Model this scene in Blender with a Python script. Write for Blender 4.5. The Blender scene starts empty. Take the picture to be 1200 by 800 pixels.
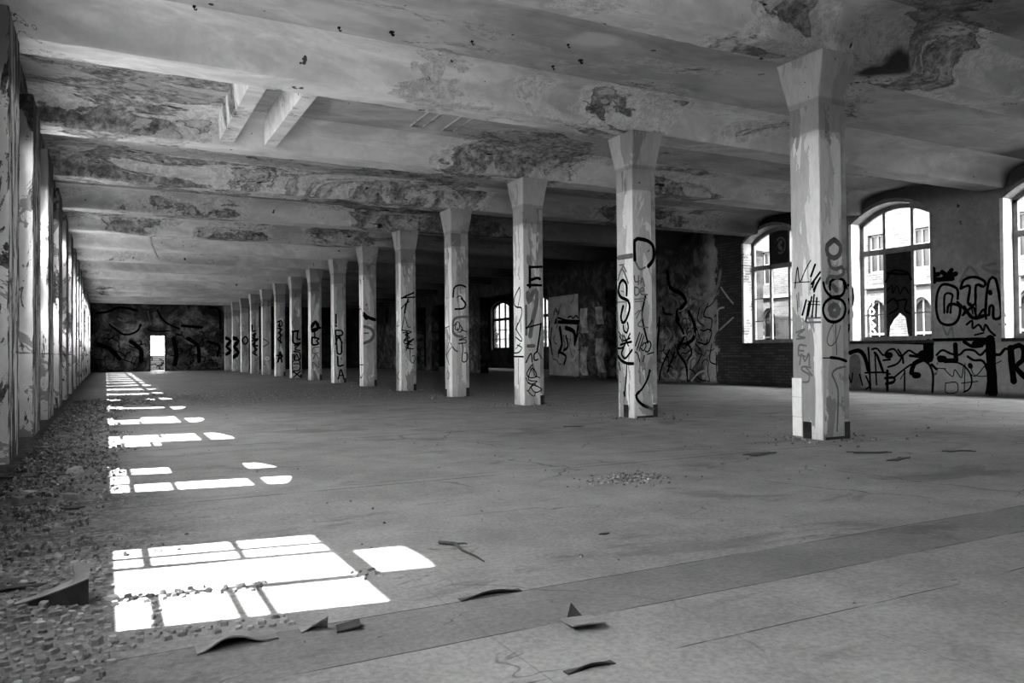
import bpy, bmesh, math, random
from mathutils import Vector, Matrix, noise as mnoise
col = bpy.context.scene.collection
SC = bpy.context.scene
R = random.Random(7)

# ------------------------------------------------------------------ data: spray paint strokes
# COLG: column number, face (x = window side, y = front), paint, strokes (width, [(distance from front arris, height)])
# WALLG: paint, width, [(y, z)] on the right wall;  ENDG: on the far wall [(x, z)]
COLG=[[0,'y','grey',[(0.049,[(0.216,2.236),(0.102,2.163),(0.11,2.068),(0.204,2.029),(0.298,2.076),(0.314,2.173),(0.216,2.236)]),(0.036,[(0.122,2.009),(0.151,1.927),(0.245,1.906),(0.326,1.933),(0.367,1.874),(0.265,1.816),(0.122,1.818),(0.082,1.746)]),(0.012,[(0.379,1.911),(0.412,1.908)]),(0.012,[(0.404,1.936),(0.412,1.876)]),(0.063,[(0.126,1.451),(0.202,1.5),(0.267,1.453),(0.221,1.392),(0.145,1.403)]),(0.054,[(0.183,1.715),(0.241,1.669)]),(0.019,[(0.363,0.809),(0.221,0.787),(0.149,0.731),(0.191,0.652),(0.237,0.543),(0.233,0.353),(0.214,0.091)])]],[0,'x','black',[(0.011,[(0.368,1.714),(0.328,1.95),(0.297,1.781),(0.215,1.907),(0.138,2.008)]),(0.008,[(0.383,1.777),(0.153,1.769)]),(0.022,[(0.138,1.828),(0.077,1.954)]),(0.022,[(0.129,1.743),(0.008,1.864)]),(0.022,[(0.101,1.677),(0.009,1.8)]),(0.008,[(0.144,1.677),(0.138,1.804)]),(0.02,[(0.207,1.566),(0.266,1.4)]),(0.017,[(0.166,1.539),(0.219,1.325)]),(0.017,[(0.13,1.596),(0.183,1.384)]),(0.017,[(0.095,1.618),(0.13,1.37)]),(0.017,[(0.059,1.58),(0.077,1.367)]),(0.02,[(0.095,1.761),(0.118,1.703)]),(0.02,[(0.053,1.745),(0.095,1.653)]),(0.008,[(0.183,1.552),(0.021,1.537)]),(0.008,[(0.189,1.516),(0.021,1.502)]),(0.008,[(0.316,1.658),(0.316,1.488)]),(0.008,[(0.343,1.636),(0.331,1.44)])]],[0,'y','black',[(0.029,[(0.135,1.676),(0.143,1.755),(0.245,1.805),(0.367,1.778),(0.412,1.695)]),(0.029,[(0.031,1.746),(0.061,1.664),(0.164,1.59),(0.317,1.562),(0.382,1.479),(0.344,1.37),(0.221,1.313),(0.088,1.331),(0.019,1.425),(0.05,1.521),(0.164,1.583),(0.317,1.61),(0.374,1.684),(0.355,1.768)]),(0.007,[(0.202,1.308),(0.115,1.212),(0.076,1.093),(0.137,1.045),(0.229,1.112),(0.298,1.273)]),(0.007,[(0.214,1.308),(0.229,0.938)]),(0.027,[(0.126,0.915),(0.26,0.901),(0.382,0.871)]),(0.01,[(0.008,0.911),(0.126,0.91)])]],[0,'x','grey',[(0.017,[(0.207,1.361),(0.015,1.357)]),(0.017,[(0.207,1.313),(0.015,1.308)]),(0.017,[(0.361,1.202),(0.237,1.237),(0.337,1.167),(0.231,1.14),(0.349,1.128)]),(0.017,[(0.331,0.94),(0.319,1.054),(0.219,1.048)]),(0.017,[(0.319,0.996),(0.254,0.991)]),(0.017,[(0.331,0.94),(0.237,0.928)]),(0.017,[(0.314,0.835),(0.287,0.957),(0.237,0.875),(0.183,0.961),(0.177,0.827)]),(0.017,[(0.16,0.803),(0.266,0.812),(0.287,0.777),(0.183,0.717),(0.195,0.644),(0.272,0.637)]),(0.014,[(0.228,0.807),(0.136,0.713),(0.207,0.747)])]],[1,'y','black',[(0.047,[(0.03,2.377),(0.03,2.668),(0.16,2.698),(0.31,2.665),(0.385,2.575),(0.38,2.411),(0.28,2.293)]),(0.026,[(0.22,1.839),(0.179,1.7),(0.154,1.577),(0.17,1.423),(0.212,1.27),(0.254,1.132)]),(0.015,[(0.021,1.086),(0.104,1.285)]),(0.015,[(0.054,1.031),(0.146,1.264)]),(0.015,[(0.087,1.01),(0.179,1.239)]),(0.015,[(0.137,1.086),(0.191,1.132),(0.22,1.086),(0.17,1.012),(0.121,1.049)]),(0.018,[(0.212,1.132),(0.283,1.153),(0.312,1.092),(0.254,0.993),(0.204,1.009)]),(0.015,[(0.241,0.957),(0.362,0.987)]),(0.015,[(0.012,0.995),(0.067,0.958),(0.096,0.848)]),(0.015,[(0.187,0.939),(0.158,0.847)]),(0.026,[(0.283,0.71),(0.241,0.588),(0.146,0.45),(0.075,0.391)]),(0.038,[(0.075,0.391),(0.025,0.34),(0.054,0.27),(0.137,0.2),(0.229,0.16)]),(0.026,[(0.279,0.717),(0.291,0.704)])]],[1,'y','grey',[(0.024,[(0.045,2.347),(0.12,2.242),(0.22,2.276)]),(0.018,[(0.012,2.14),(0.033,2.049),(0.104,2.066)]),(0.018,[(0.096,2.143),(0.091,2.005)]),(0.018,[(0.129,2.03),(0.166,2.114),(0.204,1.989)]),(0.012,[(0.137,2.055),(0.195,2.051)]),(0.018,[(0.021,1.972),(0.025,1.85),(0.096,1.876),(0.096,1.95),(0.021,1.972)]),(0.018,[(0.129,1.907),(0.195,1.922),(0.162,1.97),(0.125,1.929),(0.137,1.868),(0.254,1.861)]),(0.012,[(0.012,1.782),(0.245,1.809)]),(0.012,[(0.021,1.749),(0.204,1.765)]),(0.015,[(0.046,1.499),(0.129,1.622),(0.158,1.515),(0.075,1.392),(0.262,1.363)]),(0.012,[(0.096,1.622),(0.021,1.559)]),(0.035,[(0.179,0.186),(0.337,0.125)])]],[1,'x','grey',[(0.058,[(0.374,2.452),(0.018,2.444)]),(0.02,[(0.342,2.335),(0.235,2.329)]),(0.024,[(0.305,2.237),(0.249,2.309),(0.175,2.217)]),(0.027,[(0.39,2.11),(0.278,2.271),(0.127,2.04)]),(0.017,[(0.4,1.766),(0.177,1.745),(0.213,1.615)]),(0.014,[(0.314,1.932),(0.248,1.92)]),(0.013,[(0.263,0.344),(0.273,0.189)])]],[1,'x','black',[(0.041,[(0.172,1.859),(0.172,2.013),(0.263,2.098),(0.349,2.044),(0.38,1.921),(0.314,1.838),(0.137,1.771),(0.096,1.67),(0.137,1.565),(0.213,1.466),(0.288,1.448),(0.324,1.543),(0.263,1.695)]),(0.027,[(0.263,1.4),(0.248,1.322),(0.177,1.289),(0.137,1.359),(0.157,1.442)]),(0.024,[(0.278,1.261),(0.263,1.167),(0.096,1.204)]),(0.03,[(0.339,1.106),(0.197,1.135),(0.061,1.148)]),(0.02,[(0.248,1.244),(0.137,1.088)]),(0.024,[(0.41,1.054),(0.263,1.074),(0.096,1.271)]),(0.02,[(0.364,1.247),(0.288,1.152)]),(0.017,[(0.39,1.311),(0.314,1.246)]),(0.03,[(0.263,1.059),(0.314,0.966),(0.228,0.897),(0.137,0.95),(0.046,1.026)]),(0.04,[(0.405,0.934),(0.324,0.866),(0.177,0.823),(0.015,0.819)]),(0.02,[(0.39,0.84),(0.354,0.716)]),(0.024,[(0.187,0.811),(0.202,0.594),(0.248,0.361)]),(0.034,[(0.258,0.376),(0.248,0.33)])]],[2,'y','black',[(0.04,[(0.137,2.625),(0.397,2.644)]),(0.04,[(0.137,2.64),(0.13,2.244)]),(0.046,[(0.145,2.381),(0.298,2.426),(0.355,2.409)]),(0.04,[(0.145,2.281),(0.382,2.288)]),(0.04,[(0.085,2.279),(0.301,2.291)]),(0.02,[(0.059,1.457),(0.178,1.61)]),(0.023,[(0.041,1.469),(0.383,1.551)]),(0.029,[(0.368,1.551),(0.327,1.281),(0.279,1.03)]),(0.02,[(0.033,0.811),(0.141,0.983),(0.167,0.824)]),(0.023,[(0.279,1.018),(0.212,0.961),(0.219,0.854),(0.294,0.868)]),(0.012,[(0.271,1.037),(0.383,0.883)]),(0.017,[(0.16,0.763),(0.048,0.598),(0.13,0.521),(0.264,0.555),(0.167,0.703),(0.085,0.485),(0.271,0.451),(0.152,0.399),(0.071,0.425)]),(0.017,[(0.085,0.279),(0.182,0.383),(0.364,0.296),(0.234,0.239),(0.141,0.338),(0.234,0.397)]),(0.014,[(0.048,0.286),(0.19,0.167),(0.234,0.245)]),(0.014,[(0.178,0.794),(0.216,0.58),(0.338,0.516)]),(0.014,[(0.033,0.523),(0.085,0.431),(0.271,0.35)])]],[2,'x','black',[(0.023,[(0.164,2.253),(0.341,2.096),(0.387,1.959),(0.295,1.882),(0.092,1.85),(0.085,1.727),(0.203,1.579),(0.308,1.49),(0.322,1.444)]),(0.017,[(0.164,2.253),(0.138,2.113),(0.243,1.858)]),(0.02,[(0.243,1.565),(0.295,1.443),(0.098,1.278),(0.112,1.217),(0.335,1.301)]),(0.02,[(0.276,1.148),(0.092,1.094),(0.203,1.009),(0.4,0.991)]),(0.026,[(0.407,0.923),(0.033,0.923)]),(0.013,[(0.23,0.886),(0.243,0.392)]),(0.013,[(0.335,1.072),(0.144,1.177)])]],[2,'y','grey',[(0.069,[(0.085,2.132),(0.115,1.95),(0.212,2.16),(0.282,2.162),(0.271,1.923),(0.197,1.662),(0.13,1.311)]),(0.04,[(0.048,1.888),(0.048,1.341)]),(0.058,[(0.085,1.123),(0.212,1.128)])]],[3,'y','black',[(0.031,[(0.351,2.53),(0.256,2.563),(0.141,2.554),(0.057,2.481),(0.034,2.289)]),(0.017,[(0.13,2.277),(0.199,2.319),(0.275,2.262)]),(0.034,[(0.24,2.257),(0.309,2.193),(0.344,2.12),(0.281,2.03),(0.083,2.012)]),(0.017,[(0.052,1.63),(0.128,1.719),(0.187,1.684),(0.17,1.548),(0.073,1.557),(0.108,1.674)]),(0.017,[(0.198,1.646),(0.267,1.543),(0.17,1.478),(0.135,1.586)]),(0.017,[(0.222,1.543),(0.361,1.49)]),(0.017,[(0.361,1.366),(0.17,1.301),(0.323,1.307),(0.344,1.242),(0.149,1.219),(0.281,1.236)]),(0.02,[(0.26,1.219),(0.267,1.071),(0.24,0.865),(0.281,0.794),(0.351,0.82),(0.385,0.908),(0.364,0.997),(0.309,1.006)]),(0.02,[(0.01,1.146),(0.073,1.066),(0.135,1.042)])]],[3,'y','grey',[(0.05,[(0.399,1.84),(0.205,1.831),(0.073,1.792),(0.024,1.688),(0.024,1.498),(0.108,1.401),(0.257,1.381)])]],[3,'x','black',[(0.013,[(0.358,2.107),(0.319,1.702)]),(0.019,[(0.163,1.622),(0.117,1.34),(0.241,1.164),(0.319,0.956),(0.163,0.733)]),(0.016,[(0.381,1.59),(0.148,1.624)]),(0.019,[(0.101,1.236),(0.016,1.161),(0.303,0.956),(0.194,0.778)]),(0.013,[(0.334,1.374),(0.303,1.105)]),(0.013,[(0.301,2.3),(0.252,2.272)])]],[3,'x','grey',[(0.016,[(0.28,0.598),(0.334,0.478),(0.241,0.406),(0.148,0.512),(0.28,0.598)])]],[4,'y','black',[(0.033,[(0.021,2.489),(0.171,2.562),(0.369,2.646)]),(0.03,[(0.064,2.501),(0.394,2.528)]),(0.036,[(0.206,2.461),(0.133,2.269),(0.103,2.089)]),(0.023,[(0.009,2.205),(0.111,2.321),(0.24,2.41)]),(0.017,[(0.103,2.069),(0.017,1.613)]),(0.017,[(0.12,1.993),(0.189,1.735),(0.274,1.718)]),(0.023,[(0.034,1.63),(0.291,1.586),(0.111,1.51),(0.24,1.434),(0.077,1.355),(0.3,1.337),(0.146,1.269),(0.36,1.4),(0.133,1.172),(0.351,1.123)]),(0.023,[(0.154,1.614),(0.176,1.407),(0.206,1.13)]),(0.023,[(0.047,1.561),(0.206,1.545),(0.077,1.303),(0.309,1.234)]),(0.016,[(0.249,1.165),(0.261,0.819),(0.326,0.742),(0.386,0.835),(0.377,0.939),(0.291,0.929)]),(0.023,[(0.206,1.234),(0.137,1.089)])]],[4,'x','black',[(0.019,[(0.21,0.511),(0.332,0.377),(0.158,0.299)]),(0.019,[(0.254,2.481),(0.315,2.157)])]],[4,'x','grey',[(0.019,[(0.21,1.857),(0.332,1.741),(0.122,1.767)]),(0.019,[(0.254,1.444),(0.21,1.098),(0.315,0.821)]),(0.015,[(0.122,1.578),(0.166,1.029),(0.21,0.615)])]],[5,'y','black',[(0.086,[(0.02,2.245),(0.12,2.146),(0.367,2.06)]),(0.103,[(0.008,2.204),(0.1,2.104)])]],[5,'y','grey',[(0.074,[(0.033,1.849),(0.253,1.773),(0.34,1.613),(0.253,1.435),(0.033,1.334)]),(0.034,[(0.033,1.642),(0.167,1.642)])]],[5,'x','white',[(0.092,[(0.218,2.345),(0.185,1.999),(0.252,1.468),(0.286,0.397)])]],[5,'x','black',[(0.026,[(0.386,2.38),(0.185,2.391),(0.017,2.168)]),(0.026,[(0.37,1.471),(0.319,0.992),(0.386,0.364),(0.218,0.268),(0.034,0.403)]),(0.026,[(0.386,0.663),(0.017,0.668)]),(0.026,[(0.185,0.873),(0.185,0.458)])]],[6,'y','black',[(0.046,[(0.076,2.388),(0.076,2.067)]),(0.052,[(0.069,2.0),(0.084,1.974)]),(0.045,[(0.084,1.366),(0.053,1.833)]),(0.045,[(0.053,1.833),(0.267,1.814),(0.298,1.68),(0.084,1.633)]),(0.039,[(0.13,1.633),(0.298,1.399)]),(0.039,[(0.053,1.346),(0.176,1.633),(0.283,1.345)]),(0.045,[(0.099,1.332),(0.115,1.052),(0.206,0.998),(0.267,1.078),(0.267,1.319)]),(0.045,[(0.13,0.918),(0.145,0.598),(0.313,0.622)]),(0.039,[(0.145,0.144),(0.237,0.463),(0.344,0.126)]),(0.032,[(0.176,0.263),(0.328,0.26)])]],[6,'x','black',[(0.037,[(0.289,2.005),(0.079,1.532),(0.236,1.0)])]],[7,'y','black',[(0.117,[(0.036,2.084),(0.197,2.257),(0.295,2.034),(0.089,1.913)]),(0.058,[(0.018,1.973),(0.393,2.034)]),(0.058,[(0.054,1.638),(0.071,1.378),(0.304,1.415),(0.232,1.527),(0.322,1.616),(0.054,1.661)]),(0.044,[(0.161,1.899),(0.161,1.676)])]],[7,'y','grey',[(0.029,[(0.304,1.288),(0.089,1.244),(0.089,1.044),(0.295,1.065)]),(0.029,[(0.089,0.821),(0.197,1.006),(0.304,0.819)]),(0.029,[(0.089,0.472),(0.089,0.71),(0.304,0.484),(0.304,0.737)])]],[8,'y','black',[(0.065,[(0.017,1.981),(0.291,2.015)]),(0.065,[(0.069,1.981),(0.069,1.506),(0.36,1.489)]),(0.057,[(0.257,1.982),(0.24,1.653),(0.36,1.67)]),(0.048,[(0.12,1.383),(0.326,1.44),(0.137,1.244),(0.343,1.177)]),(0.048,[(0.086,1.138),(0.326,1.078),(0.343,0.807),(0.12,0.769),(0.086,1.015)]),(0.04,[(0.069,0.688),(0.206,1.014),(0.343,0.643)]),(0.04,[(0.086,0.606),(0.343,0.586),(0.309,0.34),(0.086,0.311)]),(0.048,[(0.069,0.279),(0.377,0.02)]),(0.048,[(0.36,0.29),(0.069,0.02)]),(0.032,[(0.017,1.015),(0.034,0.198)])]],[9,'y','black',[(0.053,[(0.086,2.525),(0.248,2.59),(0.286,2.366),(0.115,2.32),(0.181,2.455)]),(0.053,[(0.095,2.23),(0.286,2.187),(0.115,2.007),(0.286,1.918),(0.095,1.738),(0.267,1.559)]),(0.044,[(0.181,2.544),(0.21,1.559)]),(0.062,[(0.095,0.665),(0.191,1.129),(0.267,0.663)]),(0.062,[(0.057,0.97),(0.305,0.967),(0.095,0.755)])]],[10,'y','white',[(0.048,[(0.115,0.817),(0.21,0.894),(0.325,0.834),(0.21,0.738),(0.115,0.817)])]],[10,'y','grey',[(0.048,[(0.038,1.807),(0.305,1.612),(0.057,1.419)])]],[11,'y','black',[(0.063,[(0.054,2.628),(0.075,2.293),(0.205,2.336)]),(0.063,[(0.075,2.084),(0.248,2.169),(0.075,1.927),(0.291,1.854)]),(0.073,[(0.054,1.771),(0.355,1.875),(0.075,1.561),(0.334,1.498)]),(0.063,[(0.118,1.457),(0.312,1.299),(0.075,1.143),(0.291,0.974)]),(0.063,[(0.183,2.189),(0.205,1.038)])]],[12,'y','black',[(0.068,[(0.21,2.078),(0.06,1.888),(0.18,1.629),(0.36,1.775),(0.31,2.034),(0.21,2.078)])]],[12,'x','white',[(0.078,[(0.24,2.064),(0.18,1.499),(0.24,0.597)])]],[13,'y','black',[(0.193,[(0.051,2.072),(0.356,1.892),(0.076,1.534),(0.356,1.173),(0.051,0.876)])]],[14,'y','black',[(0.18,[(0.043,2.144),(0.362,1.953),(0.072,1.572),(0.362,1.316),(0.101,1.063)])]]]
WALLG=[('black',0.082,[(11.06,2.65),(10.92,2.67)]),('black',0.081,[(10.72,2.61),(10.62,2.73)]),('black',0.082,[(10.82,2.56),(10.52,2.64)]),('black',0.082,[(10.84,2.71),(10.67,2.57)]),('black',0.082,[(11.04,2.8),(11.02,2.51)]),('black',0.082,[(10.97,2.55),(10.6,2.54)]),('pale',0.119,[(10.57,2.23),(10.78,2.34),(10.88,2.11),(10.88,1.78),(10.74,1.62),(10.56,1.72),(10.56,1.87)]),('black',0.048,[(10.49,2.09),(10.51,2.32),(10.82,2.43),(10.96,2.22),(10.98,1.83),(10.88,1.58),(10.64,1.53),(10.48,1.66),(10.45,1.92),(10.68,1.98),(10.73,1.81)]),('black',0.038,[(10.66,1.79),(10.63,2.05),(10.61,2.19),(10.78,2.2),(10.8,1.8)]),('pale',0.16,[(10.15,2.43),(10.16,2.0)]),('pale',0.107,[(10.34,2.4),(9.95,2.38)]),('black',0.048,[(10.42,2.31),(10.34,2.49),(10.1,2.53),(9.89,2.41),(9.92,2.31),(10.08,2.35),(10.11,1.96),(10.26,1.98),(10.22,2.34),(10.42,2.31)]),('black',0.027,[(10.21,1.98),(10.16,1.74)]),('black',0.027,[(10.09,1.97),(10.09,1.79)]),('pale',0.127,[(9.81,1.77),(9.78,2.27),(9.71,2.4)]),('pale',0.105,[(9.68,2.26),(9.66,1.72)]),('black',0.048,[(9.89,1.72),(9.86,2.14),(9.79,2.45),(9.67,2.45),(9.59,2.03),(9.57,1.67),(9.72,1.63),(9.73,1.88),(9.8,1.88),(9.82,1.7),(9.89,1.72)]),('black',0.074,[(9.79,2.19),(9.78,2.16)]),('black',0.043,[(10.5,2.02),(10.33,1.82),(10.4,1.71),(10.16,1.89),(10.07,1.67),(9.93,1.83),(9.88,1.63)]),('black',0.064,[(10.35,1.9),(10.17,1.66),(9.94,1.69)]),('black',0.037,[(10.3,1.52),(10.18,1.6),(10.17,1.43),(10.04,1.51),(9.94,1.37),(9.9,1.51),(9.8,1.36),(9.7,1.27)]),('black',0.032,[(10.13,1.29),(9.94,1.33)]),('black',0.047,[(9.58,2.03),(9.5,1.67)]),('grey',0.048,[(10.43,2.46),(10.22,2.76),(10.05,2.52),(10.34,2.59)]),('grey',0.047,[(9.67,2.77),(9.94,2.73),(9.68,2.56)]),('grey',0.048,[(9.71,2.63),(9.52,2.55),(9.58,2.42)]),('grey',0.037,[(9.61,1.5),(9.48,1.49)]),('grey',0.037,[(9.55,1.5),(9.55,1.32)]),('grey',0.033,[(10.84,1.5),(10.74,1.3),(10.64,1.47),(10.6,1.25)]),('black',0.047,[(13.37,2.65),(13.19,2.53),(13.18,2.16),(13.36,1.85)]),('black',0.047,[(13.29,2.27),(13.2,1.84),(13.37,1.37)]),('black',0.035,[(13.33,1.63),(13.21,1.52)]),('black',0.056,[(11.07,1.2),(10.56,1.2),(9.74,1.2)]),('black',0.038,[(13.18,1.19),(11.93,1.15),(11.07,1.11)]),('black',0.155,[(9.8,1.19),(9.79,0.68),(9.77,0.06)]),('black',0.201,[(11.19,1.1),(11.19,0.81)]),('black',0.137,[(11.36,0.88),(11.15,0.92)]),('black',0.089,[(11.62,0.45),(11.54,0.67),(11.33,0.76)]),('black',0.04,[(11.33,0.75),(11.18,0.65),(11.09,0.42),(11.11,0.03)]),('black',0.038,[(12.65,1.0),(12.51,1.02),(12.34,0.86),(12.22,0.97),(12.05,1.0),(11.89,0.83),(11.77,0.91),(11.66,0.97),(11.49,0.88),(11.36,0.92)]),('black',0.04,[(11.0,0.86),(10.86,0.97),(10.66,0.89),(10.47,0.87),(10.35,0.97),(10.15,0.96),(10.02,0.86),(9.89,0.98)]),('black',0.046,[(9.73,0.88),(9.61,0.87),(9.5,0.99),(9.39,0.97)]),('black',0.037,[(11.95,0.99),(11.86,0.83),(11.98,0.66),(12.22,0.58)]),('black',0.028,[(10.82,0.7),(10.5,0.69),(10.3,0.55),(10.21,0.34),(10.26,0.14),(10.39,0.06)]),('black',0.043,[(10.29,0.83),(10.16,0.75),(9.96,0.73),(9.85,0.45),(9.9,0.05)]),('black',0.099,[(9.39,1.01),(9.37,0.65),(9.34,0.32)]),('black',0.084,[(9.39,0.99),(9.22,1.06),(9.13,0.96),(9.16,0.75),(9.29,0.62),(9.11,0.4)]),('black',0.085,[(13.28,0.92),(13.04,0.98),(12.87,0.85),(12.76,0.5)]),('grey',0.255,[(13.14,0.73),(13.13,0.15)]),('black',0.03,[(13.33,0.38),(13.26,0.18),(13.21,0.42)]),('black',0.03,[(13.01,0.39),(12.93,0.12)]),('black',0.042,[(12.75,1.04),(12.73,0.66),(12.71,0.03)]),('black',0.034,[(12.83,0.35),(12.73,0.12),(12.84,0.03)]),('black',0.058,[(12.24,0.49),(12.25,0.03)]),('black',0.033,[(11.79,0.5),(11.8,0.03)]),('black',0.054,[(12.58,0.92),(12.51,0.85),(12.35,0.45)]),('black',0.033,[(12.57,0.92),(12.54,0.15)]),('black',0.034,[(12.85,0.43),(12.36,0.45),(12.17,0.41)]),('black',0.054,[(12.3,0.31),(12.07,0.33),(12.08,0.23),(12.28,0.18)]),('black',0.033,[(12.07,0.33),(11.82,0.52),(11.62,0.65)]),('black',0.116,[(12.24,0.86),(12.16,0.86)]),('black',0.037,[(12.35,0.74),(12.16,0.76)]),('black',0.114,[(11.54,0.4),(11.45,0.4)]),('black',0.104,[(10.93,0.79),(10.82,0.78)]),('black',0.072,[(10.93,0.74),(10.54,0.75)]),('black',0.087,[(10.56,1.09),(10.55,0.74)]),('black',0.133,[(10.12,1.09),(9.95,1.15)]),('black',0.063,[(10.36,1.15),(10.19,1.05),(9.98,1.06)]),('black',0.016,[(10.83,0.56),(10.64,0.39),(10.58,0.54),(10.44,0.37),(10.39,0.61)]),('black',0.016,[(10.8,0.24),(10.55,0.26),(10.54,0.06),(10.79,0.03),(10.8,0.24)]),('black',0.016,[(10.23,0.68),(10.16,0.44),(9.88,0.43),(9.93,0.63)]),('black',0.016,[(11.01,0.57),(10.79,0.56)]),('black',0.016,[(10.44,0.25),(10.08,0.3)]),('black',0.016,[(10.35,0.68),(10.38,0.07)]),('black',0.016,[(11.9,0.3),(11.78,0.48)]),('black',0.015,[(9.7,0.68),(9.58,0.74)]),('black',0.016,[(10.28,0.51),(10.13,0.41),(9.89,0.68)]),('black',0.086,[(10.24,0.64),(10.23,0.62)]),('black',0.041,[(11.83,0.81),(11.82,0.68)]),('black',0.049,[(11.65,0.85),(11.38,0.82)]),('black',0.048,[(11.01,0.55),(11.12,0.65)]),('black',0.11,[(20.36,3.66),(20.21,3.11),(19.71,2.88),(19.44,2.59),(19.71,2.38)]),('black',0.076,[(20.79,2.13),(20.91,1.25),(21.06,0.53)]),('grey',0.093,[(19.28,2.97),(18.88,2.68),(18.33,2.7),(17.98,2.96),(17.85,3.41)]),('black',0.062,[(20.61,2.46),(20.53,2.27),(20.15,2.2)]),('black',0.202,[(19.82,2.28),(19.87,2.02)]),('black',0.081,[(19.87,1.96),(19.56,1.49),(19.89,1.03),(19.5,0.58),(19.39,0.06)]),('black',0.106,[(19.32,2.26),(19.04,1.8),(19.1,1.41),(19.44,1.23)]),('black',0.061,[(20.3,1.04),(20.73,0.43),(20.85,0.03)]),('black',0.061,[(20.04,0.97),(20.42,0.3)]),('black',0.054,[(19.79,1.23),(19.39,1.22),(19.2,0.96),(19.4,0.71)]),('pale',0.061,[(19.77,2.31),(19.37,2.46),(19.22,2.64)]),('pale',0.054,[(19.63,1.49),(19.34,1.55),(19.28,1.68)]),('pale',0.053,[(19.36,0.12),(19.3,0.71),(19.01,0.84)]),('pale',0.046,[(19.22,0.06),(18.83,0.33),(18.37,0.37),(18.27,0.09)]),('pale',0.045,[(18.01,1.64),(17.98,2.22),(17.72,2.3)]),('pale',0.045,[(17.92,1.63),(17.34,1.98)]),('pale',0.045,[(17.84,2.92),(17.54,2.59),(17.33,2.4)]),('pale',0.034,[(20.39,1.78),(20.19,1.5),(20.61,1.24)]),('black',0.039,[(18.91,1.28),(18.54,1.21),(18.46,1.34)]),('black',0.033,[(18.8,2.36),(18.9,1.98),(18.62,1.78)]),('black',0.032,[(18.42,2.46),(18.61,2.1),(18.25,1.96),(18.35,1.58)]),('black',0.033,[(19.01,1.22),(18.73,0.96),(18.92,0.64)]),('black',0.032,[(18.27,1.21),(18.37,0.71),(18.1,0.59)]),('black',0.026,[(18.09,0.96),(18.06,0.22)]),('black',0.067,[(27.65,2.18),(27.44,2.41),(26.77,2.29),(25.77,2.22)]),('black',0.059,[(27.73,2.56),(27.56,2.8),(27.4,2.55),(27.27,2.79)]),('black',0.049,[(26.62,2.39),(26.38,2.44),(26.23,2.35),(26.01,2.44),(25.86,2.34)]),('black',0.118,[(27.57,2.26),(25.86,2.15)]),('black',0.133,[(27.25,2.0),(27.1,1.33),(27.35,1.0)]),('black',0.148,[(26.78,1.98),(26.17,1.8),(26.1,1.32)]),('pale',0.098,[(26.41,1.24),(26.03,1.08),(26.19,0.72),(26.57,0.67)]),('black',0.083,[(27.27,1.0),(26.8,0.84),(26.96,0.51)]),('black',0.068,[(28.07,2.28),(28.16,1.69),(27.95,1.17)]),('black',0.068,[(27.9,2.02),(28.0,1.51),(27.89,0.92)]),('black',0.096,[(25.87,2.03),(26.02,1.48)]),('black',0.082,[(26.78,1.66),(26.64,1.24),(26.95,1.08)])]
ENDG=[('black',0.504,[(-0.47,3.71),(0.17,3.81),(0.8,4.09),(1.78,3.93)]),('black',0.403,[(0.24,3.0),(1.04,2.38),(1.77,2.56),(2.02,3.02)]),('pale',0.343,[(0.72,3.37),(1.12,3.19),(1.53,3.56)]),('pale',0.262,[(0.32,3.0),(1.04,2.65),(1.61,2.74)]),('black',0.404,[(2.98,3.95),(3.27,3.4),(3.69,3.03),(4.28,2.76)]),('pale',0.303,[(2.43,3.85),(2.6,3.02)]),('pale',0.404,[(3.61,3.4),(4.29,3.32),(4.63,2.76)]),('black',0.262,[(2.43,2.7),(2.93,2.57),(3.69,2.62)]),('black',0.607,[(4.46,2.95),(5.67,2.86)]),('black',0.508,[(6.12,4.19),(6.74,4.01),(6.83,2.78)]),('black',0.907,[(-0.39,1.75),(0.24,1.48),(0.8,0.85)]),('black',0.907,[(1.45,1.93),(2.02,1.38),(2.02,0.65)]),('pale',0.302,[(0.64,1.57),(0.8,1.03),(1.12,0.85)]),('pale',0.202,[(-0.31,2.55),(0.24,2.47)]),('black',0.909,[(3.94,2.11),(4.11,1.18),(4.02,0.44)]),('black',0.809,[(4.8,2.11),(5.41,1.64),(5.49,0.61)]),('pale',0.142,[(4.8,0.62),(4.97,0.34),(5.23,0.61)]),('black',0.608,[(6.02,1.92),(6.73,1.64),(6.64,0.97)]),('pale',0.122,[(5.84,0.51),(6.11,0.22),(6.73,0.21),(7.0,0.59)]),('pale',0.102,[(6.73,2.02),(6.91,1.35),(6.64,0.78)])]
BOARDG=[(0.055,[(12.49,2.64),(12.32,2.89),(11.93,2.82),(11.82,2.64)]),(0.066,[(12.44,2.85),(11.93,2.77)]),(0.033,[(12.45,2.43),(12.32,2.55),(12.31,2.35),(12.19,2.52),(12.11,2.33),(12.0,2.48),(11.89,2.32)]),(0.044,[(12.46,2.12),(12.28,2.22),(12.17,2.0),(12.4,1.86)]),(0.044,[(12.17,2.16),(11.95,2.17),(12.0,1.94),(11.87,1.84)])]
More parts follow.
